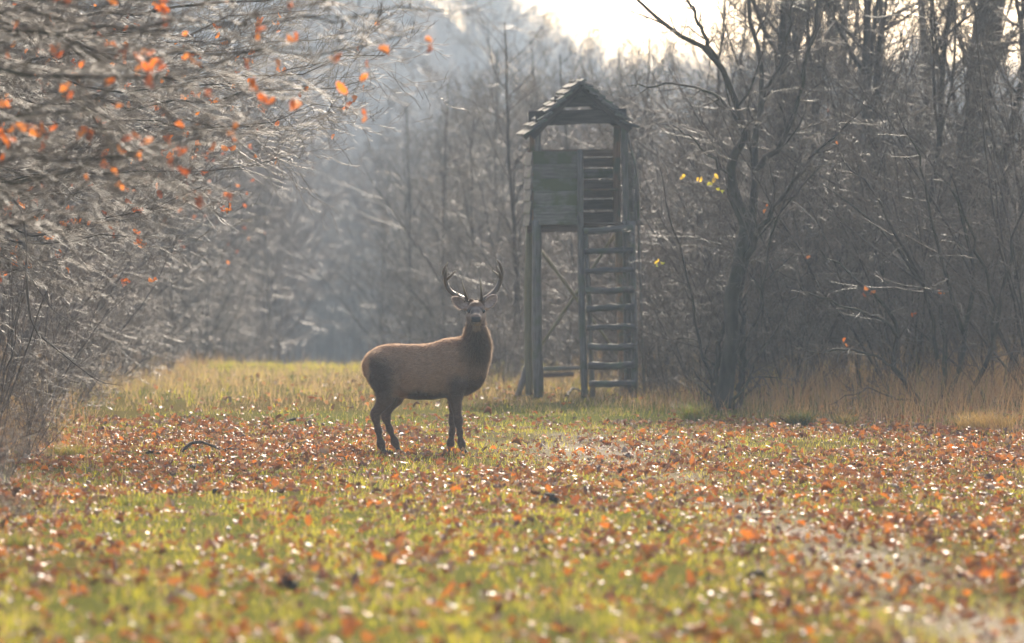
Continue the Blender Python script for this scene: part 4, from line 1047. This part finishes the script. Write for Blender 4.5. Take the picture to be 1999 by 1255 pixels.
    t = NT('stag_hair'); a = t.new('ShaderNodeAttribute', attribute_name='col'); d1 = t.new('ShaderNodeBsdfDiffuse'); d2 = t.new('ShaderNodeBsdfTranslucent'); mx = t.new('ShaderNodeMixShader'); mx.inputs[0].default_value = .5
    gn = t.new('ShaderNodeGamma'); gn.inputs[1].default_value = .55; t.ln(a.outputs['Color'], gn.inputs[0])
    t.ln(a.outputs['Color'], d1.inputs[0]); t.ln(gn.outputs[0], d2.inputs[0]); t.ln(d1.outputs[0], mx.inputs[1]); t.ln(d2.outputs[0], mx.inputs[2]); t.ln(mx.outputs[0], t.out.inputs[0])
    fur = link('fur', np_mesh('stag_fur', FV, [FF], False, FC, t.m), None, root); fur['kind'] = 'stuff'
    # antlers
    t = NT('antler_bone'); a = t.new('ShaderNodeAttribute', attribute_name='col'); b = t.new('ShaderNodeBsdfPrincipled', Roughness=.42); t.ln(a.outputs['Color'], b.inputs['Base Color'])
    co = t.new('ShaderNodeTexCoord'); n = t.new('ShaderNodeTexNoise', Scale=90.0, Detail=3.0); t.ln(co.outputs['Object'], n.inputs['Vector']); bp = t.new('ShaderNodeBump', Strength=.5, Distance=.004); t.ln(n.outputs[0], bp.inputs['Height']); t.ln(bp.outputs[0], b.inputs['Normal']); t.ln(b.outputs[0], t.out.inputs[0])
    def Z4(x, y, dy): return ((25 + x / 6.975) / 180, dy, (388 - y / 6.975) / 180 - .0)
    AL = [([(492, 660, .0), (478, 630, .01), (440, 607, .03), (370, 575, .07), (290, 527, .11), (238, 465, .13), (212, 395, .13), (200, 310, .11)], .023, .018),
          ([(205, 340, .11), (190, 285, .12), (181, 230, .11), (203, 170, .09), (243, 110, .07)], .018, .004), ([(202, 330, .11), (210, 255, .07), (226, 175, .04)], .016, .003),
          ([(225, 350, .12), (250, 322, .09), (290, 290, .06), (322, 256, .04), (352, 234, .03)], .012, .004), ([(318, 262, .045), (312, 236, .03)], .006, .003),
          ([(490, 640, .0), (492, 605, -.05), (480, 550, -.12), (460, 480, -.18), (436, 358, -.22)], .017, .003), ([(445, 612, .03), (396, 570, -.02), (350, 517, -.05)], .011, .003)]
    AR = [([(690, 655, .0), (712, 625, .01), (762, 600, .03), (830, 552, .07), (888, 497, .11), (930, 430, .13), (955, 350, .13), (966, 280, .11)], .023, .018),
          ([(962, 310, .11), (978, 240, .11), (957, 160, .09), (928, 105, .08), (903, 73, .07)], .018, .005), ([(958, 330, .11), (942, 250, .07), (914, 163, .04)], .015, .003),
          ([(952, 325, .12), (916, 280, .08), (855, 227, .05)], .012, .003),
          ([(694, 640, .0), (697, 600, -.05), (697, 540, -.12), (691, 450, -.18), (684, 337, -.22)], .017, .003)]
    for G in (AL, AR):
        gs = []
        for pts, ra, rb in G:
            c = resample([Z4(*q) for q in pts], 14)[None]; gs.append((c, (np.linspace(0, 1, 14) ** 1.5 * (rb - ra) + ra)[None] * 1.32, 9))
        Va, Fa = tubes(gs); cc = []
        for c, rr, s in gs:
            u = np.repeat(np.clip((.015 - rr[0]) / .011, 0, 1), s)[:, None]; cc.append(np.array([.09, .066, .048]) * (1 - u) + np.array([.40, .34, .26]) * u)
        link('antler', np_mesh('antler', Va, [Fa], True, np.concatenate(cc), t.m), None, root)
    # eyes, hooves
    t = NT('stag_eye'); b = t.new('ShaderNodeBsdfPrincipled', Roughness=.08); b.inputs['Base Color'].default_value = (.006, .004, .004, 1); t.ln(b.outputs[0], t.out.inputs[0])
    bm = bmesh.new(); bmesh.ops.create_uvsphere(bm, u_segments=14, v_segments=10, radius=.0215); me = bpy.data.meshes.new('eye'); bm.to_mesh(me); bm.free(); me.materials.append(t.m)
    me.polygons.foreach_set('use_smooth', np.ones(len(me.polygons), bool))
    for ex in (.556, .718): link('eye', me, None, root, (ex, -.174, 1.533))
    t = NT('stag_hoof'); b = t.new('ShaderNodeBsdfPrincipled', Roughness=.5); b.inputs['Base Color'].default_value = (.02, .017, .015, 1); t.ln(b.outputs[0], t.out.inputs[0])
    bm = bmesh.new()
    for sy in (-1, 1):                                    # cloven: two toes
        prof = [(-.028, 0), (.058, 0), (.050, .018), (.022, .052), (-.022, .055)]; A_ = [bm.verts.new((px_, sy * .003, pz)) for px_, pz in prof]; B_ = [bm.verts.new((px_ * .9, sy * (.031 if pz < .03 else .026), pz)) for px_, pz in prof]
        for i in range(5): bm.faces.new((A_[i], A_[(i + 1) % 5], B_[(i + 1) % 5], B_[i]))
        bm.faces.new(A_); bm.faces.new(B_[::-1])
    bmesh.ops.recalc_face_normals(bm, faces=bm.faces); me = bpy.data.meshes.new('hoof'); bm.to_mesh(me); bm.free(); me.materials.append(t.m)
    for hx_, hy in ((.492, -.135), (.352, .125), (-.374, -.14), (-.222, .125)): link('hoof', me, None, root, (hx_ + .005, hy, -.004))
stag()

# ------------------------------------------------------------------ small things on the ground
def ground_at(pxx, pyy):
    """where a pixel below the horizon meets the ground"""
    d = 60.0
    for _ in range(40):
        x = (pxx - 999.5) / FPX * d; d = .5 * d + .5 * FPX * (CAMH - Hf(x, d)) / max(pyy - HORIZ, 20)
    x = (pxx - 999.5) / FPX * d; return np.array([x, d, Hf(x, d)])
M['soil'] = mat_bark('dark_soil', (.018, .014, .010), (.05, .038, .027), rough=.85, scale=30, spec=.2)
def clod(pxx, pyy, wpx, label, seed, hgt=.5):
    g = ground_at(pxx, pyy); s = wpx / FPX * g[1] / 2; r = np.random.default_rng(seed)
    bm = bmesh.new(); bmesh.ops.create_icosphere(bm, subdivisions=3, radius=1.0)
    for v in bm.verts:
        n = mnoise.noise(v.co * 1.7 + Vector((seed * 3.1, 0, 0))) * .45 + mnoise.noise(v.co * 5 + Vector((0, seed, 0))) * .22
        v.co *= 1 + n; v.co = Vector((v.co.x * s, v.co.y * s, max(v.co.z, -.3) * s * hgt * 2 * .75))
    me = bpy.data.meshes.new('soil_clod'); bm.to_mesh(me); bm.free(); me.polygons.foreach_set('use_smooth', np.ones(len(me.polygons), bool))
    o = link('soil_clod', me, M['soil'], None, (g[0], g[1], g[2] + .1 * s)); o.rotation_euler[2] = seed
    tag(o, label, 'soil clod')
clod(562, 1150, 40, 'dark peaked soil clod on the bright grass nearest the leafy foreground', 1, .75)
clod(1075, 982, 38, 'dark rounded soil clod among brown leaves below the stag', 2, .6)
clod(385, 918, 34, 'dark flat soil clod in the green tuft below the fallen branch', 3, .4)
clod(424, 964, 24, 'small dark soil clod beside sparse grass left of the stag', 4, .5)
clod(930, 1055, 30, 'low dark soil clod half hidden in yellow grass', 5, .4)
clod(1290, 1042, 26, 'dark soil clod by the edge of the muddy track', 6, .5)
clod(1478, 1125, 34, 'dark soil clod on grass beside the muddy track', 7, .45)
clod(1480, 1168, 44, 'broad dusty soil clod on grass beside the muddy track', 8, .4)

def stick(name, pts, ra, rb, label, cat, sub=0, seed=0):
    r = np.random.default_rng(seed); W = [np.array(p) for p in pts]; b = W[0].copy()
    c = resample([p - b for p in W], 14)[None]; c[:, 1:-1] += r.normal(0, ra * .5, c[:, 1:-1].shape); R = np.linspace(ra, rb, 14)[None]
    gs = [(c, R, 7)]
    if sub:
        a, ar = grow(r, c, R, sub, .2, .95, 25, 55, .25, 6, .1, 0, rf=.6, tip=.3); a[:, :, 2] = np.maximum(a[:, :, 2], .01 - 0 * a[:, :, 2]); gs.append((a, ar, 5))
    V, F = tubes(gs); o = link(name, np_mesh(name, V, [F], True, None, M['bark_moss']), None, None, tuple(b)); tag(o, label, cat)
def gp(x, y, up=0.0): g = ground_at(x, y); return g + np.array([0, 0, up])
g0 = ground_at(365, 884)
def alongy(x, upx, dd=0.0): d = g0[1] + dd; X = (x - 999.5) / FPX * d; return np.array([X, d, Hf(X, d) + upx / 178])
stick('fallen_branch', [alongy(355, 4), alongy(372, 16, .1), alongy(392, 19, .15), alongy(415, 14, .2), alongy(432, 3, .2), alongy(450, 6, .25), alongy(470, 5, .3), alongy(490, 2, .4)], .02, .007, 'arched dead branch lying on the leaves left of the stag', 'branch', 4, 1)
stick('fallen_branch', [alongy(285, 1, -.3), alongy(305, 4, -.3), alongy(325, 2, -.2), alongy(342, 1, -.2)], .022, .012, 'short straight dead branch lying flat near the arched branch', 'branch', 0, 2)
stick('twig', [alongy(244, 1, .3), alongy(250, 14, .3), alongy(254, 30, .4)], .006, .003, 'thin upright twig sticking out of the leaves near the bushes', 'twig', 0, 3)
stick('twig', [alongy(553, -2, .5), alongy(565, 12, .5), alongy(577, 26, .6)], .006, .003, 'thin slanting twig sticking up between branch and stag', 'twig', 0, 4)
stick('fallen_branch', [gp(560, 822, .0), gp(580, 820, .02), gp(600, 817, .01), gp(612, 813, .03)], .02, .01, 'dark branch lying on the green strip behind the stag', 'branch', 0, 5)
stick('fallen_branch', [gp(1105, 776, .03), gp(1118, 772, .10), gp(1132, 768, .05)], .02, .012, 'short dark branch lying at the foot of the ladder', 'branch', 0, 6)

def tussock(pxx, pyy, n, h, spread, col, label, seed):
    g = ground_at(pxx, pyy); r = np.random.default_rng(seed)
    a = r.uniform(0, 6.283, n); rr = spread * np.sqrt(r.uniform(0, 1, n)) * .5; P = np.stack([np.cos(a) * rr, np.sin(a) * rr, np.full(n, -.01)], -1)
    hh = h * r.uniform(.5, 1.15, n); c = np.array(col) * r.uniform(.5, 1.3, (n, 1)); dr = r.uniform(0, 1, n) < .3; c[dr] = np.array([.28, .19, .08]) * r.uniform(.6, 1.1, (dr.sum(), 1))
    V, fq, ft, C = blades(P, hh, r.uniform(.005, .01, n), r.uniform(.3, 1.2, n), r, c, 4)
    o = link('grass_tussock', np_mesh('grass_tussock', V, [fq, ft], True, C, M['grass']), None, None, tuple(g)); tag(o, label, 'grass tussock')
tussock(1562, 832, 900, .26, .34, (.05, .075, .02), 'dark green sedge tussock at the verge near the crooked tree', 1)
tussock(1650, 832, 500, .2, .34, (.07, .075, .03), 'small brownish tussock at the verge between the two dark tussocks', 2)
tussock(1893, 838, 700, .24, .34, (.055, .075, .02), 'dark tussock in pale dead grass below the thorn bush', 3)
tussock(1350, 820, 260, .34, .3, (.16, .20, .04), 'yellow green tall grass tuft by the crooked trunk', 4)
tussock(40, 1078, 260, .2, .22, (.12, .15, .03), 'blurred green tussock in the grass beside the lane edge bushes', 5)
tussock(130, 895, 500, .22, .4, (.15, .15, .04), 'yellowish tussock at the foot of the twiggy shrubs', 6)
tussock(265, 985, 260, .12, .3, (.15, .19, .03), 'low green tuft among brown leaves near the lane edge', 7)
tussock(1925, 842, 800, .34, .7, (.36, .24, .11), 'pale straw tussock beside the dark tussock under thorn twigs', 8)

# the fallen leaves that show largest, one by one
def single_leaves():
    r = np.random.default_rng(90); kinds = []
    names = [((.45, .16, .035), 'bright orange'), ((.26, .09, .03), 'russet brown'), ((.13, .055, .03), 'dark brown'), ((.34, .22, .11), 'pale tan')]
    for i, (c, nm) in enumerate(names):
        V, F = leaf_mass(np.zeros((1, 3)), np.array([.12]), r, LV, LT, .25)
        kinds.append((np_mesh('fallen_leaf_%d' % i, V, [F], False, np.repeat(np.array([c]), len(V), 0), M['leaf']), nm))
    x, y = scatter(2400, 25.5, 66, 91, 1.0, 0.0); L, G, D = cover(x, y); k = r.uniform(0, 1.1, len(x)) < L; x, y = x[k][:300], y[k][:300]
    for a, b in zip(x, y):
        j = int(r.choice(4, p=(.4, .3, .15, .15))); me, nm = kinds[j]
        o = link('fallen_leaf', me, None, None, (a, b, Hf(a, b) + .022)); o.rotation_euler = (r.normal(0, .45), r.normal(0, .45), r.uniform(0, 6.28)); o.scale = (r.uniform(.75, 1.1),) * 3
        tag(o, nm + ' fallen oak leaf lying on top of the lane grass', 'leaf', nm + ' fallen leaves on the lane')
single_leaves()

# ------------------------------------------------------------------ the haze filling the lane
def haze():
    bm = bmesh.new(); bmesh.ops.create_cube(bm, size=1.0)
    for v in bm.verts: v.co = Vector((v.co.x * 800, 345 + v.co.y * 850, -4 + (v.co.z + .5) * 62))
    me = bpy.data.meshes.new('haze'); bm.to_mesh(me); bm.free()
    t = NT('haze_air'); pv = t.new('ShaderNodeVolumePrincipled'); pv.inputs['Color'].default_value = (.58, .77, 1.0, 1); pv.inputs['Density'].default_value = HAZE_DENSITY; pv.inputs['Anisotropy'].default_value = .35
    t.ln(pv.outputs[0], t.out.inputs['Volume']); o = link('haze', me, t.m); tag(o, 'thin pale sunlit haze hanging in the forest lane', 'haze', kind='stuff')
haze()
